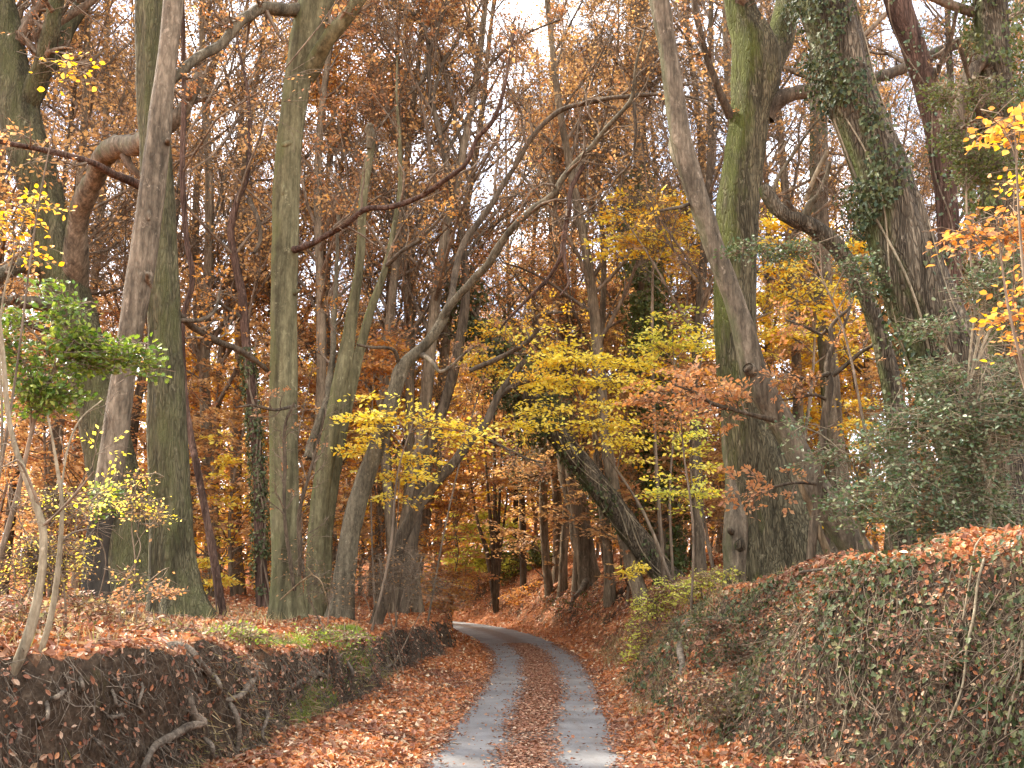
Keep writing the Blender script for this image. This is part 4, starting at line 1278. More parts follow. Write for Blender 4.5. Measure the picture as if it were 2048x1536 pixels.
S('orange_beech', 'orange beech leaves between the snapped stem and the arching tree', 'sapling', 755, 24,
  [(755, 735, 45, 32), (770, 690, 40, 25), (720, 790, 30, 30)], 'orange', .115, 14, .03, .7)
S('orange_beech', 'tall orange beech sapling at the bend, directly over the lane corner', 'sapling', 905, 31,
  [(920, 1000, 60, 45), (890, 1080, 55, 50), (930, 1150, 50, 40), (880, 1160, 50, 45), (960, 960, 60, 40), (870, 1010, 40, 40)], 'orange', .13, 10, .03, .8, lmix=('rust', .25))
S('lime_bush', 'pale green bush beyond the lane corner', 'bush', 950, 47, [(945, 1075, 60, 45), (965, 1120, 50, 35), (925, 1130, 40, 30), (985, 1050, 50, 40)], 'lime', .17, 15, .03, .9)
S('dark_green_bush', 'dark green yew bush rounded above the far bank', 'bush', 1060, 46, [(1050, 1110, 55, 45), (1090, 1130, 45, 40), (1020, 1140, 40, 35)], 'lime', .15, 12, .04, .7, flat=.8, lmix=('green', .7))
S('dark_green_bush', 'dull green bush just behind the ivy roped trunk', 'bush', 1245, 33, [(1225, 960, 45, 35), (1255, 990, 40, 40), (1210, 1010, 30, 30)], 'green', .12, 12, .04, .7, flat=.8)
S('scrub_beech', 'low rusty beech scrub covering the far bank beyond the lane corner', 'bush', 1085, 42, [(1090, 1180, 50, 25), (1040, 1195, 40, 20), (1130, 1200, 40, 22)], 'rust', .11, 9, .012, .6, flat=.6, multi=3, lmix=('orange', .4))
S('scrub_beech', 'mossy green scrub on the near slope of the far bank under the root bared trunk', 'bush', 1150, 33, [(1130, 1205, 40, 22), (1210, 1215, 40, 24), (1240, 1180, 35, 18)], 'green', .09, 7, .012, .5, flat=.7, multi=3, lmix=('litter_dull', .5))
S('scrub_beech', 'orange scrub closing the lane on the inside of the bend', 'bush', 895, 30, [(900, 1195, 32, 26), (870, 1205, 35, 22), (920, 1175, 22, 26)], 'orange', .1, 9, .012, .55, flat=.6, multi=2, lmix=('tan', .4))
S('yellow_seedling', 'tiny bright yellow seedling at the foot of the ivy roped trunk', 'seedling', 1275, 22, [(1262, 1143, 26, 9), (1280, 1135, 16, 7)], 'yellow', .075, 22, .008, .35, flat=.2)
S('bramble_bush', 'yellow green bramble spilling down the bank beside the lane bend', 'bush', 1315, 19.5,
  [(1300, 1215, 45, 28), (1330, 1190, 45, 26), (1285, 1260, 30, 34), (1350, 1170, 45, 22), (1270, 1310, 24, 26)], 'lime', .06, 10, .012, .4, flat=.6, lmix=('litter_dull', .35), multi=3)
S('bramble_bush', 'low grassy yellow bramble below the mossy beech foot', 'bush', 1400, 17.5,
  [(1400, 1160, 55, 20), (1440, 1150, 40, 18), (1370, 1185, 35, 18)], 'lime', .06, 9, .01, .35, flat=.6, lmix=('grass', .5), multi=3)
S('bare_bush', 'thicket of bare brown twigs around the feet of the arching stems', 'bush', 790, 19,
  [(760, 1150, 60, 60), (830, 1150, 55, 60), (880, 1180, 45, 45), (720, 1180, 40, 45)], 'brown', .06, 2.2, .012, .7, flat=.9, k=4, multi=4, gap=.75)
S('bare_bush', 'wispy bare twigs in front of the olive trunk foot', 'bush', 640, 17.2,
  [(630, 1160, 40, 40), (660, 1190, 35, 30), (600, 1120, 30, 60)], 'brown', .05, 1.4, .01, .6, flat=.9, k=4, multi=3, gap=.75)
S('pale_leaf_bush', 'pale yellow leaved bush standing between the bare saplings and the blackened stem', 'bush', 120, 9.5,
  [(60, 1120, 55, 60), (120, 1010, 60, 45), (40, 1000, 45, 50), (130, 1120, 40, 60), (30, 1180, 30, 30)], 'yellow', .03, 5, .01, .42, flat=.8, k=6, multi=4, gap=.4, lmix=('tan', .45))
S('pale_leaf_bush', 'pale leaved twigs crossing in front of the fissured trunk at mid height', 'bush', 240, 11,
  [(280, 1010, 45, 30), (320, 1035, 25, 15), (260, 1150, 30, 15), (270, 960, 30, 20)], 'yellow', .042, 6, .01, .4, flat=.7, k=6, multi=2, gap=.35, lmix=('tan', .35))
S('rust_seedling', 'red brown seedling leaves against the foot of the fissured trunk', 'seedling', 285, 11.5,
  [(285, 1170, 45, 14), (330, 1185, 25, 10), (250, 1190, 30, 12)], 'rust', .05, 14, .008, .35, flat=.5, k=9)

for lab, bx, D_, cr, lf, mx in (
        ('dry bracken and pale grass heads below the taller bare sapling', 40, 8.6, [(40, 1215, 50, 22), (90, 1235, 40, 16)], 'litter_dull', 'grass'),
        ('dead bracken clump between the bare saplings and the blackened stem foot', 160, 10.2, [(150, 1205, 45, 20), (210, 1215, 40, 16)], 'grass', 'litter_dull'),
        ('brown fern clump hanging over the big bared root', 345, 10.4, [(300, 1255, 55, 16), (370, 1265, 50, 14)], 'litter_dull', 'grass'),
        ('green tinged fern tuft on the bank lip before the leaning pole', 470, 12, [(460, 1262, 50, 14), (520, 1272, 40, 12)], 'grass', 'moss'),
        ('low brown fern tuft by the mossy lip of the bank', 640, 14, [(640, 1268, 45, 12), (700, 1272, 40, 10)], 'litter_dull', 'moss'),
        ('brown bracken and ivy tangle on the crest of the ivy bank', 1620, 11.5, [(1600, 1235, 60, 18), (1690, 1225, 50, 16)], 'litter_dull', 'grass'),
        ('dull brown bracken on the slope beside the dark bank root', 1450, 13, [(1430, 1250, 50, 22), (1480, 1300, 45, 20)], 'litter_dull', 'ivy'),
        ('dead fern hanging low on the ivy bank by the lane verge', 1400, 12, [(1400, 1370, 45, 26), (1450, 1420, 50, 22)], 'litter_dull', 'grass'),
        ('shaggy fern tangle high on the ivy bank next to the long briar', 1850, 9.3, [(1820, 1260, 70, 22), (1890, 1320, 60, 22)], 'ivy', 'litter_dull')):
    S('bracken_clump', lab, 'fern', bx, D_, cr, lf, .05, 14, .006, .34, flat=.9, k=9, multi=2, lmix=(mx, .45), gap=.2)

# nearer hanging sprays
S('orange_spray_beech', 'vivid orange beech spray reaching in beside the dark forked trunk', 'sapling', 2160, 8.2,
  [(2010, 470, 75, 22), (1935, 470, 55, 16), (2040, 440, 40, 25)], 'orange', .075, 16, .02, .6, tmpl=T_OVAL, flat=.2, k=10, lmix=('rust', .35))
S('orange_spray_beech', 'golden large leaves hanging over the dark forked trunk, highest of the orange sprays', 'sapling', 2170, 7.6,
  [(2010, 265, 55, 32), (2050, 230, 30, 30)], 'orange', .085, 13, .02, .55, tmpl=T_OVAL, flat=.4, k=9, lmix=('gold', .2))
S('orange_spray_beech', 'rusty orange spray hanging low at the edge over the holly', 'sapling', 2150, 8.6,
  [(2030, 630, 40, 40), (2040, 560, 30, 25), (2020, 690, 28, 20), (2030, 370, 30, 30)], 'orange', .075, 13, .02, .5, tmpl=T_OVAL, flat=.4, k=9, lmix=('gold', .4))
S('gold_spray_beech', 'scattered golden leaves on thin pale twigs before the mossy leaning trunk', 'sapling', -70, 8.5,
  [(25, 440, 45, 40), (70, 400, 50, 14), (50, 500, 30, 22)], 'gold', .06, 9, .014, .45, tmpl=T_OVAL, flat=.5, k=7, bark='twig_pale', lmix=('orange', .35))
S('gold_spray_beech', 'few large loose golden leaves dangling high before the forked mossy top', 'sapling', -60, 8,
  [(135, 140, 60, 40)], 'gold', .065, 4, .012, .4, tmpl=T_OVAL, flat=.6, k=4, gap=.4, bark='twig')
# holly
S('holly_tree', 'bright green spiny holly reaching across the pale leaning stem', 'holly', -50, 9.2,
  [(150, 700, 75, 55), (60, 780, 70, 60), (215, 700, 60, 35), (280, 705, 35, 22), (130, 620, 40, 40), (100, 580, 22, 18), (110, 790, 60, 35), (300, 735, 18, 20), (20, 700, 40, 40), (30, 640, 30, 30)], 'holly', .06, 15, .03, .4, tmpl=T_HOLLY, k=10, flat=.9)
S('holly_tree', 'small holly sprout by the blackened foot of the pale stem', 'holly', 190, 11.5, [(210, 990, 22, 22), (200, 1015, 14, 18)], 'holly', .055, 18, .01, .3, tmpl=T_HOLLY, k=8, flat=.9)
S('holly_tree', 'tall grey green holly massed under the ivy hung tree', 'holly', 1960, 11.3,
  [(1960, 780, 120, 100), (2010, 900, 90, 90), (2040, 780, 60, 100), (1770, 1010, 90, 50), (1900, 1010, 90, 45), (1790, 860, 60, 60), (1900, 740, 70, 40), (2020, 610, 40, 60), (1965, 570, 55, 45), (2030, 480, 30, 40), (1860, 655, 55, 26), (1900, 860, 110, 70), (2000, 660, 70, 60), (1990, 1000, 70, 45), (1830, 960, 90, 60), (1950, 940, 80, 50), (2020, 540, 50, 60), (1880, 1060, 100, 30)], 'holly_grey', .05, 7, .045, .65, tmpl=T_HOLLY, bark='twig_pale', k=10, flat=.9, lmix=('green', .1), gap=.25)
S('holly_tree', 'low grey green holly sprawling before the bare leaning stem', 'holly', 1760, 12,
  [(1700, 940, 75, 55), (1640, 905, 55, 30), (1800, 930, 60, 50), (1720, 1040, 50, 26), (1585, 850, 40, 26), (1760, 980, 70, 40), (1700, 1000, 60, 35), (1740, 880, 60, 40),], 'holly_grey', .05, 3.6, .03, .5, tmpl=T_HOLLY, bark='twig_pale', k=9, flat=.9, gap=.2)
S('holly_tree', 'thin holly sprigs level across the mossy beech and the broken snag', 'holly', 1800, 12.6,
  [(1500, 497, 60, 12), (1570, 505, 50, 22), (1640, 500, 55, 28), (1700, 530, 45, 30), (1620, 545, 50, 22), (1720, 570, 40, 25)], 'holly_grey', .05, 11, .025, .42, tmpl=T_HOLLY, k=8, flat=.9, gap=.15)
S('holly_tree', 'dark holly clumps hanging around the reddish trunk', 'holly', 2000, 14.5,
  [(1880, 190, 40, 25), (1920, 300, 40, 35), (1970, 190, 45, 40), (1950, 350, 50, 30), (1990, 330, 50, 45), (1900, 260, 30, 30)], 'green', .055, 10, .03, .45, tmpl=T_HOLLY, k=9, flat=.9, gap=.2)

# ------------------------------------------------------------------ trees standing further back: a few kinds, each copied
KINDS = {}


def far_tree(kind, h, r, leaf, lprob, lsize, low, spread, ivy=False, conifer=False, lean=.02):
    root = empty('woodland_tree', (0, 0, 0), 'x', 'tree', 'slender trees standing further back in the wood')
    k = 22
    z = np.linspace(0, 1, k)
    ph = rng.uniform(0, 6, 3)
    p = np.stack([lean * h * z + .25 * np.sin(z * 5 + ph[0]) + .12 * np.sin(z * 13 + ph[1]), .25 * np.sin(z * 4 + ph[2]), z * h - .4], -1)
    rad = r * (1 - .82 * z ** 1.1)
    fine = catmull(np.column_stack([p, rad]), 3)
    mb = MB()
    tube(mb, fine[:, :3], fine[:, 3], 12, 0, .14, (0, .4), False, rng.uniform(0, 30))
    mb.build('trunk', M['bark_far' if kind != 'dark' else 'bark_dark'], root)
    mb = MB()
    par = resample(fine, 16)
    C, R = par[None, :, :3], par[None, :, 3]
    if conifer:
        C1, R1 = spawn(C, R, 90, low, .98, .14, 1.5, 6, -.02, .08, .35, rmin=.006)
        tubes(mb, C1, R1, 3, 0)
        C2, R2 = spawn(C1, R1, 9, .15, 1, .4, .8, 4, -.05, .15, .5, rmin=.003)
        tubes(mb, C2, R2, 3, 0)
        d = C2[:, -1] - C2[:, 0]
        sprays(mb, C2[:, 0], d, np.linalg.norm(d, axis=1) + .25, np.array([0, 0, 1.]) + rng.normal(size=d.shape) * .5, .15, 9, T_DIAM, 1, None, .25, .5)
    else:
        C1, R1 = spawn(C, R, 26, low, .97, spread, .75, 8, .06, .13, .45, rmin=.012)
        tubes(mb, C1, R1, 5, 0)
        C2, R2 = spawn(C1, R1, 8, .2, 1, .42, .7, 6, .03, .2, .5, rmin=.007)
        tubes(mb, C2, R2, 3, 0)
        C3, R3 = spawn(C2, R2, 6, .2, 1, .45, .65, 5, .02, .25, .55, rmin=.005)
        tubes(mb, C3, R3, 3, 0)
        C4, R4 = spawn(C3, R3, 5, .15, 1, .6, .6, 3, 0, .25, .6, lmin=.3, rmin=.004)
        tubes(mb, C4, R4, 3, 0)
        kp = (rng.random(len(C4)) < lprob) & (vnoise(C4[:, 0] * .55 + 3 * r) > .38)
        o, d = C4[kp, 0], C4[kp, -1] - C4[kp, 0]
        sprays(mb, o, d, np.linalg.norm(d, axis=1) + .15, np.array([0, 0, 1.]) + rng.normal(size=d.shape) * .4, lsize, 6, T_DIAM, 1, None, 0, .45, gap=.15)
    mb.build('crown', [M['twig'], M[leaf]], root)
    if ivy:
        mb = MB()
        ivy_on(mb, resample(fine, 60), 9000, .11, None, (.03, .62), 4, .3, .5)
        mb.build('ivy', [M['twig'], M['green']], root)
    KINDS[kind] = [root, False]


far_tree('bare', 23, .18, 'brown', .22, .11, .3, .24)
far_tree('rust', 21, .18, 'rust', .5, .115, .22, .26)
far_tree('orange', 17, .15, 'orange', .55, .12, .18, .28, lean=-.03)
far_tree('gold', 14, .16, 'gold', .6, .12, .16, .30, lean=.05)
far_tree('tan', 21, .17, 'tan', .4, .115, .2, .26, lean=.03)
far_tree('overhang', 22, .19, 'tan', .3, .115, .25, .30, lean=.17)
far_tree('dark', 22, .15, 'brown', .22, .11, .25, .25, lean=-.05)
far_tree('ivy', 20, .24, 'brown', .12, .11, .45, .22, ivy=True)
far_tree('conifer', 21, .22, 'yew', 1, .1, .2, .2, conifer=True)

MARKS = [(-300, 'the frame edge'), (60, 'the leaning mossed trunk'), (200, 'the pale leaning stem'), (340, 'the fissured trunk'), (515, 'the thin ivy sleeved tree'), (570, 'the olive trunk'),
         (715, 'the snapped stem'), (905, 'the slim swaying dark tree'), (1128, 'the bank root trunk'), (1310, 'the slim sunlit trunk'), (1475, 'the mossy forked beech'),
         (1650, 'the orange tinted trunk'), (1785, 'the ivy hung tree'), (1900, 'the reddish trunk'), (2005, 'the dark forked trunk'), (2400, 'the frame edge')]
LOOK = {'bare': 'bare grey brown tree', 'rust': 'rust leaved tree', 'orange': 'orange leaved tree', 'gold': 'golden leaved small tree', 'dark': 'thin blackish tree', 'tan': 'tan leaved tree', 'overhang': 'bowed tan tree', 'ivy': 'ivy sleeved tree', 'conifer': 'dark green conifer'}
ORD = ['', 'second ', 'third ', 'fourth ', 'fifth ', 'sixth ', 'seventh ']
FAR = [(-30, 24, 'bare'), (22, 27, 'dark'), (115, 31, 'bare'), (152, 38, 'rust'), (255, 27, 'dark'), (235, 42, 'rust'), (418, 34, 'bare'), (455, 44, 'tan'), (400, 27, 'tan'), (536, 40, 'rust'),
       (622, 36, 'rust'), (668, 30, 'orange'), (700, 50, 'bare'), (770, 30, 'tan'), (812, 43, 'dark'), (862, 38, 'rust'), (1027, 52, 'dark'), 
        (1100, 41, 'conifer'), (1262, 35, 'bare'),  (1316, 29, 'ivy'), (1362, 50, 'bare'), (1412, 24, 'dark'), (1440, 43, 'bare'), (1285, 46, 'gold'),
       (1562, 35, 'bare'), (1600, 28, 'bare'), (1620, 44, 'gold'), (1700, 38, 'bare'), (1745, 50, 'dark'), (1742, 30, 'tan'), (1812, 33, 'bare'), (1850, 44, 'bare'), (1930, 28, 'dark'), (1962, 37, 'ivy'),
       (2042, 30, 'bare'), (2080, 41, 'tan'), (-120, 33, 'rust'), (-90, 22, 'tan'), (2180, 26, 'bare'), (2260, 36, 'rust'), (835, 27, 'bare'), (755, 26, 'overhang'), (795, 33, 'overhang'), (1305, 27, 'overhang'), (880, 36, 'rust'), (1292, 33, 'tan'), (850, 31, 'rust'), (790, 26, 'rust'), (70, 25, 'bare'), (190, 34, 'bare'), (290, 38, 'tan'), (385, 31, 'bare'), (480, 30, 'bare'), (560, 32, 'bare'), (650, 25, 'bare'), (735, 38, 'tan'), (1330, 38, 'bare'), (1525, 26, 'bare'), (2000, 46, 'rust'), (800, 33, 'tan'), (1005, 40, 'bare'), (1395, 32, 'bare'), (590, 55, 'rust'), (340, 50, 'tan'), (60, 46, 'rust'), (495, 58, 'tan'), (905, 60, 'orange'), (1490, 58, 'tan'), (1890, 56, 'bare')]
FAR.sort()
cnt = {}
for px, D, kd in FAR:
    w = P(px, 1150, D)
    while abs(lane(w[:1], w[1:2])[1][0]) < 2.8:
        w[0] += .3
    w[2] = g1(w[0], w[1])
    a = max((m for m in MARKS if m[0] <= px), default=MARKS[0])
    b = min((m for m in MARKS if m[0] > px), default=MARKS[-1])
    key = (kd, a[1], b[1])
    cnt[key] = cnt.get(key, 0) + 1
    gap_ = ('between ' + a[1] + ' and ' + b[1].replace('the frame', 'the frame')) if a[1] != 'the frame edge' and b[1] != 'the frame edge' else ('outside ' + (b if a[1] == 'the frame edge' else a)[1])
    lab = ORD[cnt[key] - 1] + LOOK[kd] + ' ' + gap_
    sc = rng.uniform(.88, 1.12)
    rz = rng.uniform(0, 2 * pi) if kd != 'overhang' else (rng.uniform(-.2, .2) if px < 1024 else pi + rng.uniform(-.2, .2))
    K = KINDS[kd]
    if not K[1]:
        K[1] = True
        K[0].location = [float(q) for q in w]
        K[0].rotation_euler = (0, 0, rz)
        K[0].scale = (sc, sc, sc)
        K[0]['label'] = lab
    else:
        dup(K[0], w, rz, (sc, sc, sc * rng.uniform(.95, 1.1)), lab)

# ------------------------------------------------------------------ beech undergrowth further back, copied
UK = []
for leaf, mix in (('orange', 'gold'), ('tan', 'rust'), ('brown', 'tan'), ('gold', 'yellow')):
    root = empty('beech_sapling', (0, 0, 0), 'x', 'sapling', 'beech saplings filling the wood behind the trunks')
    h = 6.5
    mt, mf = MB(), MB()
    z = np.linspace(0, 1, 8)
    st = np.stack([.3 * np.sin(z * 4), .3 * np.cos(z * 3) - .3, z * h - .2], -1)
    rr = .05 * (1 - .85 * z)
    tube(mt, st, rr, 7, 0, .2)
    C1, R1 = spawn(resample(st, 10)[None], np.linspace(.05, .01, 10)[None], 34, .1, 1, .34, 1.15, 6, .01, .14, .5, rmin=.006)
    tubes(mf, C1, R1, 4, 0)
    C2, R2 = spawn(C1, R1, 9, .15, 1, .45, .8, 4, 0, .15, .5, lmin=.35, rmin=.003)
    C2[:, :, 2] = C2[:, :1, 2] + (C2[:, :, 2] - C2[:, :1, 2]) * .35
    tubes(mf, C2, R2, 3, 0)
    d = C2[:, -1] - C2[:, 0]
    up = np.array([0, 0, 1.]) + rng.normal(size=d.shape) * .28
    two = rng.random(len(d)) < .35
    for msk, mi in ((~two, 1), (two, 2)):
        sprays(mf, C2[msk, 0], d[msk], np.linalg.norm(d[msk], axis=1) * 1.15, up[msk], .115, 16, T_DIAM, mi, None, .12, .4, gap=.15)
    mt.build('stem', M['twig'], root)
    mf.build('foliage', [M['twig'], M[leaf], M[mix]], root)
    UK.append([root, False])
ULOOK = ['orange', 'tan', 'dull brown', 'golden']
UND = [(-40, 26, 1), (30, 34, 1), (105, 25, 2), (150, 40, 1), (235, 30, 1), (255, 45, 3), (395, 36, 0), (450, 29, 0), (480, 40, 3), (540, 31, 0), (545, 48, 1), (620, 27, 0), (640, 42, 3), (665, 50, 0),
       (720, 36, 0), (760, 28, 0), (800, 48, 1), (830, 34, 0), (870, 52, 2), (985, 58, 0), (1060, 53, 1), (1100, 62, 3), (1210, 39, 1), (1230, 52, 2), (1290, 31, 1),
       (1320, 42, 0), (1395, 33, 2), (1370, 52, 1), (1430, 28, 1), (1450, 40, 3), (1560, 31, 3), (1600, 42, 0), (1625, 34, 3), (1690, 29, 3), (1740, 40, 0), (1820, 27, 2), (1860, 36, 0), (1940, 30, 2), (1985, 40, 1), (2050, 29, 2), (2100, 38, 1),
       (370, 60, 0), (1000, 56, 3), (1085, 54, 1), (950, 60, 3), (1150, 50, 1), (1120, 64, 3), (905, 52, 1), (1195, 47, 3), (1040, 62, 1), (350, 24, 1), (470, 25, 2), (600, 24, 1), (690, 27, 2), (790, 40, 2), (850, 29, 1), (1040, 70, 3), (1165, 42, 2), (1255, 34, 2), (1350, 29, 2), (1420, 44, 2), (1545, 28, 2), (1660, 36, 3), (1780, 34, 2), (1900, 26, 2), (2010, 27, 1), (70, 28, 2), (180, 26, 1), (300, 34, 0), (700, 62, 2), (935, 66, 0), (1160, 66, 0), (1540, 56, 1), (180, 55, 0)]
UND.sort()
cnt = {}
for px, D, kd in UND:
    w = P(px, 1150, D)
    while abs(lane(w[:1], w[1:2])[1][0]) < 2.8:
        w[0] += .3
    w[2] = g1(w[0], w[1])
    a = max((m for m in MARKS if m[0] <= px), default=MARKS[0])
    b = min((m for m in MARKS if m[0] > px), default=MARKS[-1])
    key = (kd, a[1], b[1])
    cnt[key] = cnt.get(key, 0) + 1
    gap_ = ('low between ' + a[1] + ' and ' + b[1]) if a[1] != 'the frame edge' and b[1] != 'the frame edge' else ('low outside ' + (b if a[1] == 'the frame edge' else a)[1])
    lab = ORD[cnt[key] - 1] + ULOOK[kd] + ' sapling ' + gap_
    sc = rng.uniform(.85, 1.3) * (1 + max(0, D - 26) * .03)
    rz = rng.uniform(0, 2 * pi)
    K = UK[kd]
    if not K[1]:
        K[1] = True
        K[0].location = [float(q) for q in w]
        K[0].rotation_euler = (0, 0, rz)
        K[0].scale = (sc, sc, sc)
        K[0]['label'] = lab
    else:
        dup(K[0], w, rz, sc, lab)

# multi-stemmed hazel by the bend
root = empty('hazel_clump', P(992, 1160, 44) * [1, 1, 0] + [0, 0, g1(*P(992, 1160, 44)[:2])], 'clump of thin dark stems fanning out on the bank just beyond the lane corner', 'tree')
base = np.array(root.location)
for tx, ty, w in ((952, 1030, 9), (974, 960, 8), (988, 860, 9), (1002, 940, 7), (1012, 1010, 6)):
    mb = MB()
    pth = catmull(np.array([[*(base + [0, 0, -.2]), .1], [*P((992 * .55 + tx * .45), (1160 * .6 + ty * .4), 44), w * .5 * 44 / F], [*P(tx, ty, 44), w * .32 * 44 / F], [*P(tx + (tx - 990) * .6, ty - 150, 44), .02]]), 8)
    tube(mb, pth[:, :3], pth[:, 3], 7, 0, .2)
    mb.build('stem', M['bark_dark'], root, base)

# far wood: one mass behind everything
mb = MB()
n = 95
fx = rng.uniform(-62, 62, n)
fy = rng.uniform(64, 118, n)
fz = gz(fx, fy)
hh = rng.uniform(12, 23, n)
C = np.stack([np.stack([fx + rng.normal(size=n) * .2 * t, fy, fz - .5 + hh * t], -1) for t in np.linspace(0, 1, 7)], 1)
tubes(mb, C, rng.uniform(.12, .3, (n, 1)) * np.linspace(1, .3, 7)[None], 6, 0)
C1, R1 = spawn(C, np.full((n, 7), .14), 16, .15, .98, .25, .8, 6, .05, .15, .5, rmin=.03)
tubes(mb, C1, R1, 3, 0)
C2, R2 = spawn(C1, R1, 7, .2, 1, .5, .7, 5, .02, .2, .5, rmin=.018)
tubes(mb, C2, R2, 3, 0)
C3, R3 = spawn(C2, R2, 4, .2, 1, .6, .7, 3, 0, .2, .5, rmin=.012)
tubes(mb, C3, R3, 3, 0)
z3 = C3[:, 0, 2]
pk = np.clip(1.0 - (z3 - 5) / 16, .12, .85)
for lo, hi, mi in ((0, .4, 1), (.4, .75, 2), (.75, 1.01, 3)):
    tr = np.repeat(rng.random(n), 16 * 7 * 4)
    kp = (rng.random(len(C3)) < pk) & (tr >= lo) & (tr < hi)
    d = C3[kp, -1] - C3[kp, 0]
    sprays(mb, C3[kp, 0], d, np.linalg.norm(d, axis=1) * 1.2, np.array([0, 0, 1.]) + rng.normal(size=d.shape) * .6, .26, 7, T_DIAM, mi, None, .1, .5)
for mi, nn_ in ((1, 9000), (2, 7000), (3, 9000)):
    ox, oy = rng.uniform(-75, 75, nn_), rng.uniform(60, 115, nn_)
    o = np.stack([ox, oy, gz(ox, oy) + rng.uniform(.2, 7.5, nn_) * (.4 + .6 * vnoise(np.stack([ox * .15, oy * .15, oy * 0], -1)))], -1)
    d = rng.normal(size=o.shape) * [1, 1, .25]
    sprays(mb, o, d, rng.uniform(.8, 1.8, nn_), np.array([0, 0, 1.]) + rng.normal(size=o.shape) * .6, .3, 7, T_DIAM, mi, 0, .1, .5, twr=.012)
tag(mb.build('distant_wood', [M['bark_far'], M['rust'], M['orange'], M['brown']]), 'far off autumn wood closing the view beyond the bend', 'wood', kind='stuff')

# ------------------------------------------------------------------ bank details
# ivy and dead bracken over the right-hand bank face
def ivy_bank(x, y, s, u, nz):
    cl = n2(x, y, 1.1, 55.)
    a = np.where((u > 1.5) & (nz < .8), .16 + .9 * np.maximum(cl, 0) + .5 * sstep((x - 2.6) / 1.2) * (.5 + .5 * cl), np.where(u > 1.5, .03 + .25 * np.maximum(cl - .2, 0), 0))
    return np.clip(a, 0, 1) * in_view(x, y) * (s < 19)


mb = MB()
p, nn, s, u = scatter(120000, 1.5, 9, 6, 19, ivy_bank)
N = len(p)
out = nn + rng.normal(size=(N, 3)) * .5
leaves(mb, p + nn * rng.uniform(.01, .12, (N, 1)), np.array([0, 0, -1.]) + rng.normal(size=(N, 3)) * .7, out, rng.uniform(.03, .065, N), T_IVY, 1)
# trailing stems
k = rng.random(N) < .22
o = p[k] + nn[k] * .06
C = [o]
d = np.array([0, -.1, -1.]) + nn[k] * .35 + rng.normal(size=o.shape) * .35
for j in range(4):
    d = d + rng.normal(size=o.shape) * .3
    q = C[-1] + nrm(d) * rng.uniform(.06, .2, (len(o), 1))
    q[:, 2] = np.maximum(q[:, 2], gz(q[:, 0], q[:, 1]) + .02)
    C.append(q)
C = np.stack(C, 1)
tubes(mb, C, rng.uniform(.002, .005, (len(C), 1)) * np.ones((1, 5)), 3, 0)
tag(mb.build('bank_ivy', [M['twig'], M['ivy']]), 'dark ivy creeping over the steep bank opposite the bared roots', 'ivy', kind='stuff')

# dry stalks and dull leaves caught on both faces
mb = MB()
p, nn, s, u = scatter(330000, -7, 9, 6, 24, lambda x, y, s, u, nz: np.where((nz < .75) & (np.abs(u) > 1.4), .6, 0) * in_view(x, y) * np.where(u < 0, 1.0, .5))
N = len(p)
d = np.array([0, 0, -1.]) + nn * .25 + rng.normal(size=(N, 3)) * .4
C = np.stack([p + nn * .02, p + nn * .05 + nrm(d) * .09, p + nn * .03 + nrm(d + rng.normal(size=(N, 3)) * .3) * rng.uniform(.12, .32, (N, 1))], 1)
a = rng.random(N) < .7
tubes(mb, C[a], (.0015 + .006 * rng.random((a.sum(), 1)) ** 4) * np.array([[1, .8, .5]]), 3, 0)
b = ~a
lay(mb, p[b], nn[b], rng.uniform(.03, .07, b.sum()), T_CURL, 1, .7, .06)
tag(mb.build('dangling_rootlets', [M['root'], M['litter_dull']]), 'fine rootlets and dead stalks hanging down the raw bank faces', 'rootlets', kind='stuff')

# grass and moss
mb = MB()


def tufts(n, x0, x1, y0, y1, dens, h, spread, mat, droop=(0, 0, 1.)):
    p, nn, s, u = scatter(n, x0, x1, y0, y1, dens)
    m = 14
    q = np.repeat(p, m, 0)
    N = len(q)
    q[:, :2] += rng.normal(size=(N, 2)) * spread
    q[:, 2] = gz(q[:, 0], q[:, 1]) - .01
    d = np.array(droop) + rng.normal(size=(N, 3)) * np.array([.45, .45, .1 if droop[2] > .5 else .4])
    leaves(mb, q, d, rng.normal(size=(N, 3)) * [1, 1, .2], h * rng.uniform(.4, 1.2, N), T_BLADE, mat, .9)


tufts(1300, -9, -2.2, 7.5, 19, lambda x, y, s, u, nz: np.where((u < -2.9) & (nz > .7), .5 * (n2(x, y, .8, 77.) > .0), 0) * in_view(x, y), .22, .09, 0)
tufts(1100, 1.2, 7, 8, 24, lambda x, y, s, u, nz: np.where((u > 1.5) & (nz < .8), .6 * (n2(x, y, .8, 83.) > -.05), 0) * in_view(x, y), .2, .1, 0, (0, -.15, -.55))
tufts(2600, .9, 4.6, 12.5, 25, lambda x, y, s, u, nz: np.where((u > 1.45) & (u < 3.0), .55 * (n2(x, y, .7, 88.) > -.25), 0), .2, .09, 0)
tufts(5600, -8, -1.5, 7, 20, lambda x, y, s, u, nz: np.where((u < -1.5) & (np.abs(-u - np.interp(s, LS, LF) - .35) < .3), .6 * (n2(x, y, .8, 85.) > -.3), 0) * in_view(x, y), .2, .08, 0, (.4, -.2, -.25))
tufts(900, 2, 7, 12, 22, lambda x, y, s, u, nz: np.where((u > 2.2) & (nz > .5), .35 * (n2(x, y, .9, 80.) > .1), 0) * in_view(x, y), .2, .1, 0)
tag(mb.build('grass', [M['grass']]), 'pale dry grass tufts on the bank tops', 'grass', kind='stuff')
mb = MB()


def lip(x, y, s, u, nz):
    f = np.interp(s, LS, LF)
    l = -u - f
    return np.clip(np.exp(-((l - .46) / .16) ** 2) * 1.2, 0, 1) * (u < 0) * (s > 12.2) * (s < 18.0) * (n2(x, y, 1.1, 64.) > -.5)


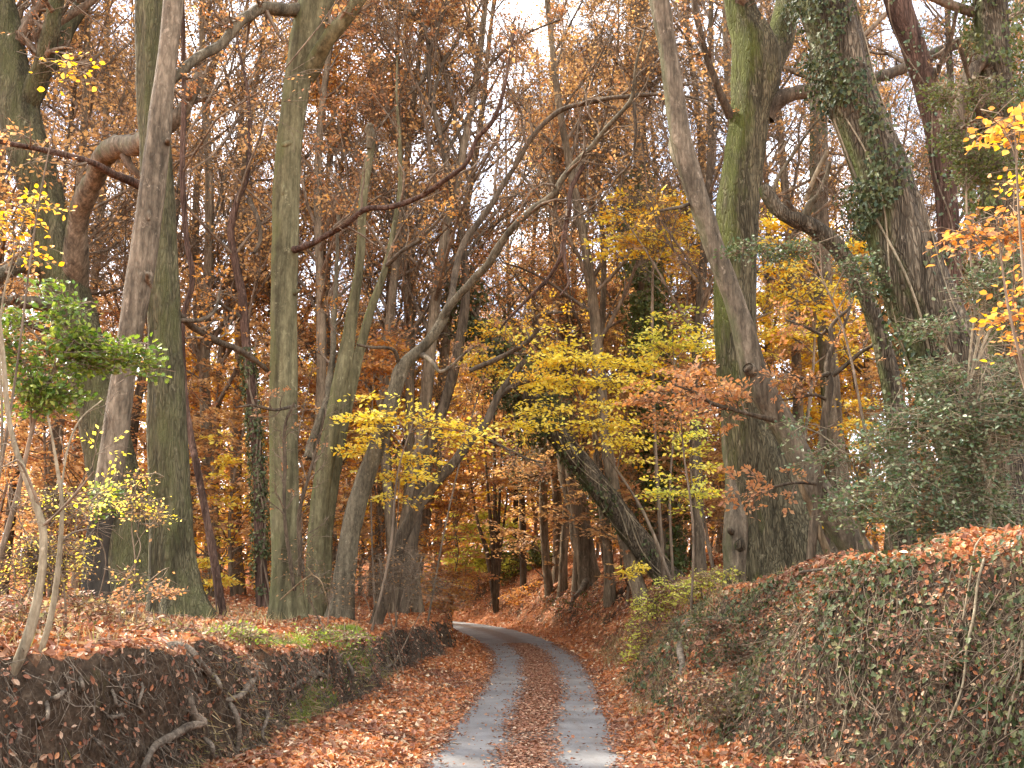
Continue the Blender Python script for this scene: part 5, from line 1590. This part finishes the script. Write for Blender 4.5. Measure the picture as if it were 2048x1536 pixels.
tufts(70000, -4.5, -1.5, 10, 20, lip, .12, .045, 0)
tufts(9000, -4.5, -1.5, 10.5, 19, lip, .08, .05, 0, (.5, -.2, -.2))
tufts(900, -3.4, -1.2, 9, 16, lambda x, y, s, u, nz: np.where((u < -1.9) & (nz < .85) & (u > -3.0), .5 * (n2(x, y, 1.2, 61.) > .3), 0), .05, .05, 0)
tag(mb.build('moss', [M['moss']]), 'bright green moss along the lip of the root bared bank', 'moss', kind='stuff')

# bared roots of the fissured tree and the olive tree, crossing the raw face
def roots(owner, lst):
    rt_, _, bs_ = TRUNKS[owner]
    for r in lst:
        pts = []
        for j, (px, py, w) in enumerate(r):
            g = G(px, py)
            ray = nrm(g - np.array([0, 0, CAMZ]))
            o_ = g - ray * (.30 if 0 < j < len(r) - 1 else -.06)
            pts.append([*o_, w * .5 * g[1] / F])
        pth = catmull(np.array(pts), 8)
        mb_ = MB()
        tube(mb_, pth[:, :3], pth[:, 3], 9, 0, .3, None, False, rng.uniform(0, 20))
        mb_.build('root', M['root'], rt_, bs_)


roots('fissured_tree', [
    [(310, 1310, 26), (345, 1296, 24), (375, 1298, 19), (400, 1325, 15), (432, 1362, 10)],
    [(300, 1325, 24), (330, 1318, 26), (358, 1312, 20)],
    [(362, 1350, 9), (375, 1385, 13), (390, 1430, 17), (408, 1445, 18), (380, 1452, 16), (345, 1472, 15), (310, 1492, 14), (290, 1530, 12), (280, 1560, 10)],
    [(455, 1400, 8), (470, 1425, 11), (478, 1460, 11), (474, 1510, 8)],
    [(470, 1302, 10), (486, 1325, 13), (500, 1345, 14), (515, 1350, 12), (495, 1372, 14), (480, 1392, 11), (435, 1404, 7)],
    [(90, 1395, 8), (96, 1420, 8), (92, 1442, 7), (74, 1446, 6)],
    [(95, 1400, 9), (115, 1393, 10), (138, 1372, 6)],
    [(216, 1364, 6), (228, 1390, 7), (236, 1412, 6), (252, 1396, 6)],
    [(205, 1432, 8), (230, 1434, 9), (256, 1426, 6)],
    [(180, 1470, 4), (200, 1490, 5), (225, 1520, 5)],
    [(20, 1440, 6), (40, 1462, 8), (35, 1495, 7), (60, 1525, 5)],
    [(270, 1345, 6), (285, 1375, 7), (278, 1410, 6), (300, 1440, 5)],
    [(340, 1330, 7), (330, 1365, 8), (345, 1400, 6)],
    [(420, 1340, 6), (440, 1370, 8), (436, 1395, 6)],
    [(150, 1340, 6), (165, 1370, 7), (160, 1400, 5)],
    [(520, 1400, 7), (535, 1430, 9), (525, 1470, 8), (545, 1500, 5)],
    [(400, 1470, 6), (425, 1495, 8), (418, 1530, 7)]])
roots('olive_tree', [
    [(545, 1362, 7), (565, 1380, 11), (590, 1368, 12), (612, 1358, 10), (628, 1372, 7)],
    [(640, 1310, 8), (655, 1340, 9), (650, 1370, 7)],
    [(560, 1320, 7), (585, 1335, 9), (600, 1350, 7)],
    [(760, 1345, 6), (780, 1330, 7), (792, 1318, 5)],
    [(690, 1318, 6), (705, 1345, 7), (700, 1370, 5)],
    [(590, 1330, 8), (620, 1345, 10), (650, 1352, 8), (662, 1380, 5)]])
roots('mossy_forked_tree', [
    [(1392, 1232, 10), (1374, 1248, 14), (1366, 1270, 15), (1360, 1300, 14), (1364, 1330, 12), (1358, 1360, 9)],
    [(1440, 1240, 6), (1420, 1262, 8), (1412, 1290, 6)]])

# briar stems trailing on the near ivy bank
for lab, pts in (('thin pale briar stem arching over the leafy crest and a little down the ivy bank', [(1962, 1075, 3, .4), (1950, 1095, 3.5, .3), (1944, 1130, 3.5, .2), (1938, 1170, 3.5, .1), (1925, 1240, 3, 0)]),
                 ('longest curved briar stem trailing from the leafy crest far down the ivy bank', [(1990, 1085, 4, .4), (1976, 1098, 4, .3), (1966, 1125, 4.5, .2), (1955, 1170, 5, 0), (1948, 1230, 5, -.2), (1935, 1290, 5, -.3), (1925, 1370, 4, -.3), (1900, 1440, 4, -.3)]),
                 ('short briar stem at the very edge of the ivy bank', [(2046, 1280, 6, -.3), (2040, 1340, 6, -.3), (2020, 1420, 5, -.3), (2010, 1470, 4, -.3)])):
    w = []
    for px, py, wd, dd in pts:
        g = G(px, py)
        q = P(px, py, min(g[1] - .12, 9.6 + dd))
        w.append([*q, wd * .5 * q[1] / F])
    w = catmull(np.array(w), 8)
    mb = MB()
    tube(mb, w[:, :3], w[:, 3], 6, 0, .2)
    tag(mb.build('briar_stem', M['twig_pale']), lab, 'briar')
# fallen forked stick leaning beside the olive trunk
w0 = catmull(np.array([[*P(560, 1200, 16.4), .012], [*P(600, 1165, 16.2), .013], [*P(622, 1148, 16.1), .012], [*P(612, 1132, 16), .006]]), 6)
mb = MB()
tube(mb, w0[:, :3], w0[:, 3], 6, 0, .2)
w1 = catmull(np.array([[*P(622, 1148, 16.1), .011], [*P(640, 1160, 16.1), .009], [*P(650, 1185, 16.1), .006], [*P(660, 1230, 16.2), .005]]), 6)
tube(mb, w1[:, :3], w1[:, 3], 6, 0, .2)
tag(mb.build('fallen_stick', M['heart']), 'pale forked dead stick propped against the foot of the olive trunk', 'stick')

for lab, pts in (('thin pale stick lying across the leaves below the low holly', [(1600, 1150, 5), (1680, 1142, 6), (1760, 1138, 5), (1830, 1140, 3)]),
                 ('short dark stick on the leafy crest beside the briar stems', [(1860, 1180, 5), (1900, 1172, 6), (1950, 1180, 4)]),
                 ('bleached stick standing up out of the leaves by the ivy bank', [(1640, 1222, 5), (1652, 1200, 5), (1662, 1186, 3)]),
                 ('thin broken stick among the grass before the fissured trunk', [(215, 1240, 5), (260, 1232, 6), (310, 1236, 4)])):
    w = []
    for px, py, wd in pts:
        g = G(px, py)
        w.append([g[0], g[1], g[2] + .04, wd * .5 * g[1] / F])
    w = catmull(np.array(w), 6)
    mb = MB()
    tube(mb, w[:, :3], w[:, 3], 6, 0, .25)
    tag(mb.build('fallen_stick', M['root']), lab, 'stick')

# ------------------------------------------------------------------ sky, sun, camera
SUN_EL, SUN_AZ = radians(50), radians(-58)
wd = bpy.data.worlds.new('World')
SC.world = wd
wd.use_nodes = True
nt = wd.node_tree
bg = nt.nodes['Background']
sky = nt.nodes.new('ShaderNodeTexSky')
sky.sky_type = 'NISHITA'
sky.sun_disc = False
sky.sun_elevation = SUN_EL
sky.sun_rotation = SUN_AZ
sky.dust_density = 1.5
tc = nt.nodes.new('ShaderNodeTexCoord')
cn = noise(nt, tc.outputs['Generated'], 3.0, 6, .6)
mr = nt.nodes.new('ShaderNodeMapRange')
mr.inputs['From Min'].default_value = .36
mr.inputs['From Max'].default_value = .56
nt.links.new(cn, mr.inputs[0])
nt.links.new(mixc(nt, math_(nt, 'MULTIPLY', mr.outputs[0], .85), sky.outputs[0], (8.5, 8.4, 8.6)), bg.inputs[0])
bg.inputs[1].default_value = .15

sl = bpy.data.lights.new('sun', 'SUN')
sl.energy = 3.6
sl.angle = radians(2.0)
sl.color = (1, .93, .82)
so = bpy.data.objects.new('sun', sl)
COL.objects.link(so)
sv = Vector((sin(SUN_AZ) * cos(SUN_EL), cos(SUN_AZ) * cos(SUN_EL), sin(SUN_EL)))
so.rotation_euler = (-sv).to_track_quat('-Z', 'Y').to_euler()
so.location = sv * 60

cam = bpy.data.cameras.new('camera')
cam.lens = 36.0 * F / 2048.0
cam.sensor_width = 36
cam.clip_start = .1
cam.clip_end = 2000
co = bpy.data.objects.new('camera', cam)
COL.objects.link(co)
co.location = (0, 0, CAMZ)
co.rotation_euler = (pi / 2 + PITCH, 0, 0)
SC.camera = co

SC.view_settings.view_transform = 'Standard'
SC.view_settings.look = 'None'
SC.view_settings.exposure = 2.2
SC.view_settings.gamma = 1
SC.cycles.max_bounces = 6
SC.cycles.diffuse_bounces = 4
SC.cycles.glossy_bounces = 2
SC.cycles.transmission_bounces = 4
SC.cycles.caustics_reflective = False
SC.cycles.caustics_refractive = False
SC.cycles.use_denoising = True
SC.cycles.denoiser = 'OPENIMAGEDENOISE'
SC.cycles.adaptive_threshold = .02
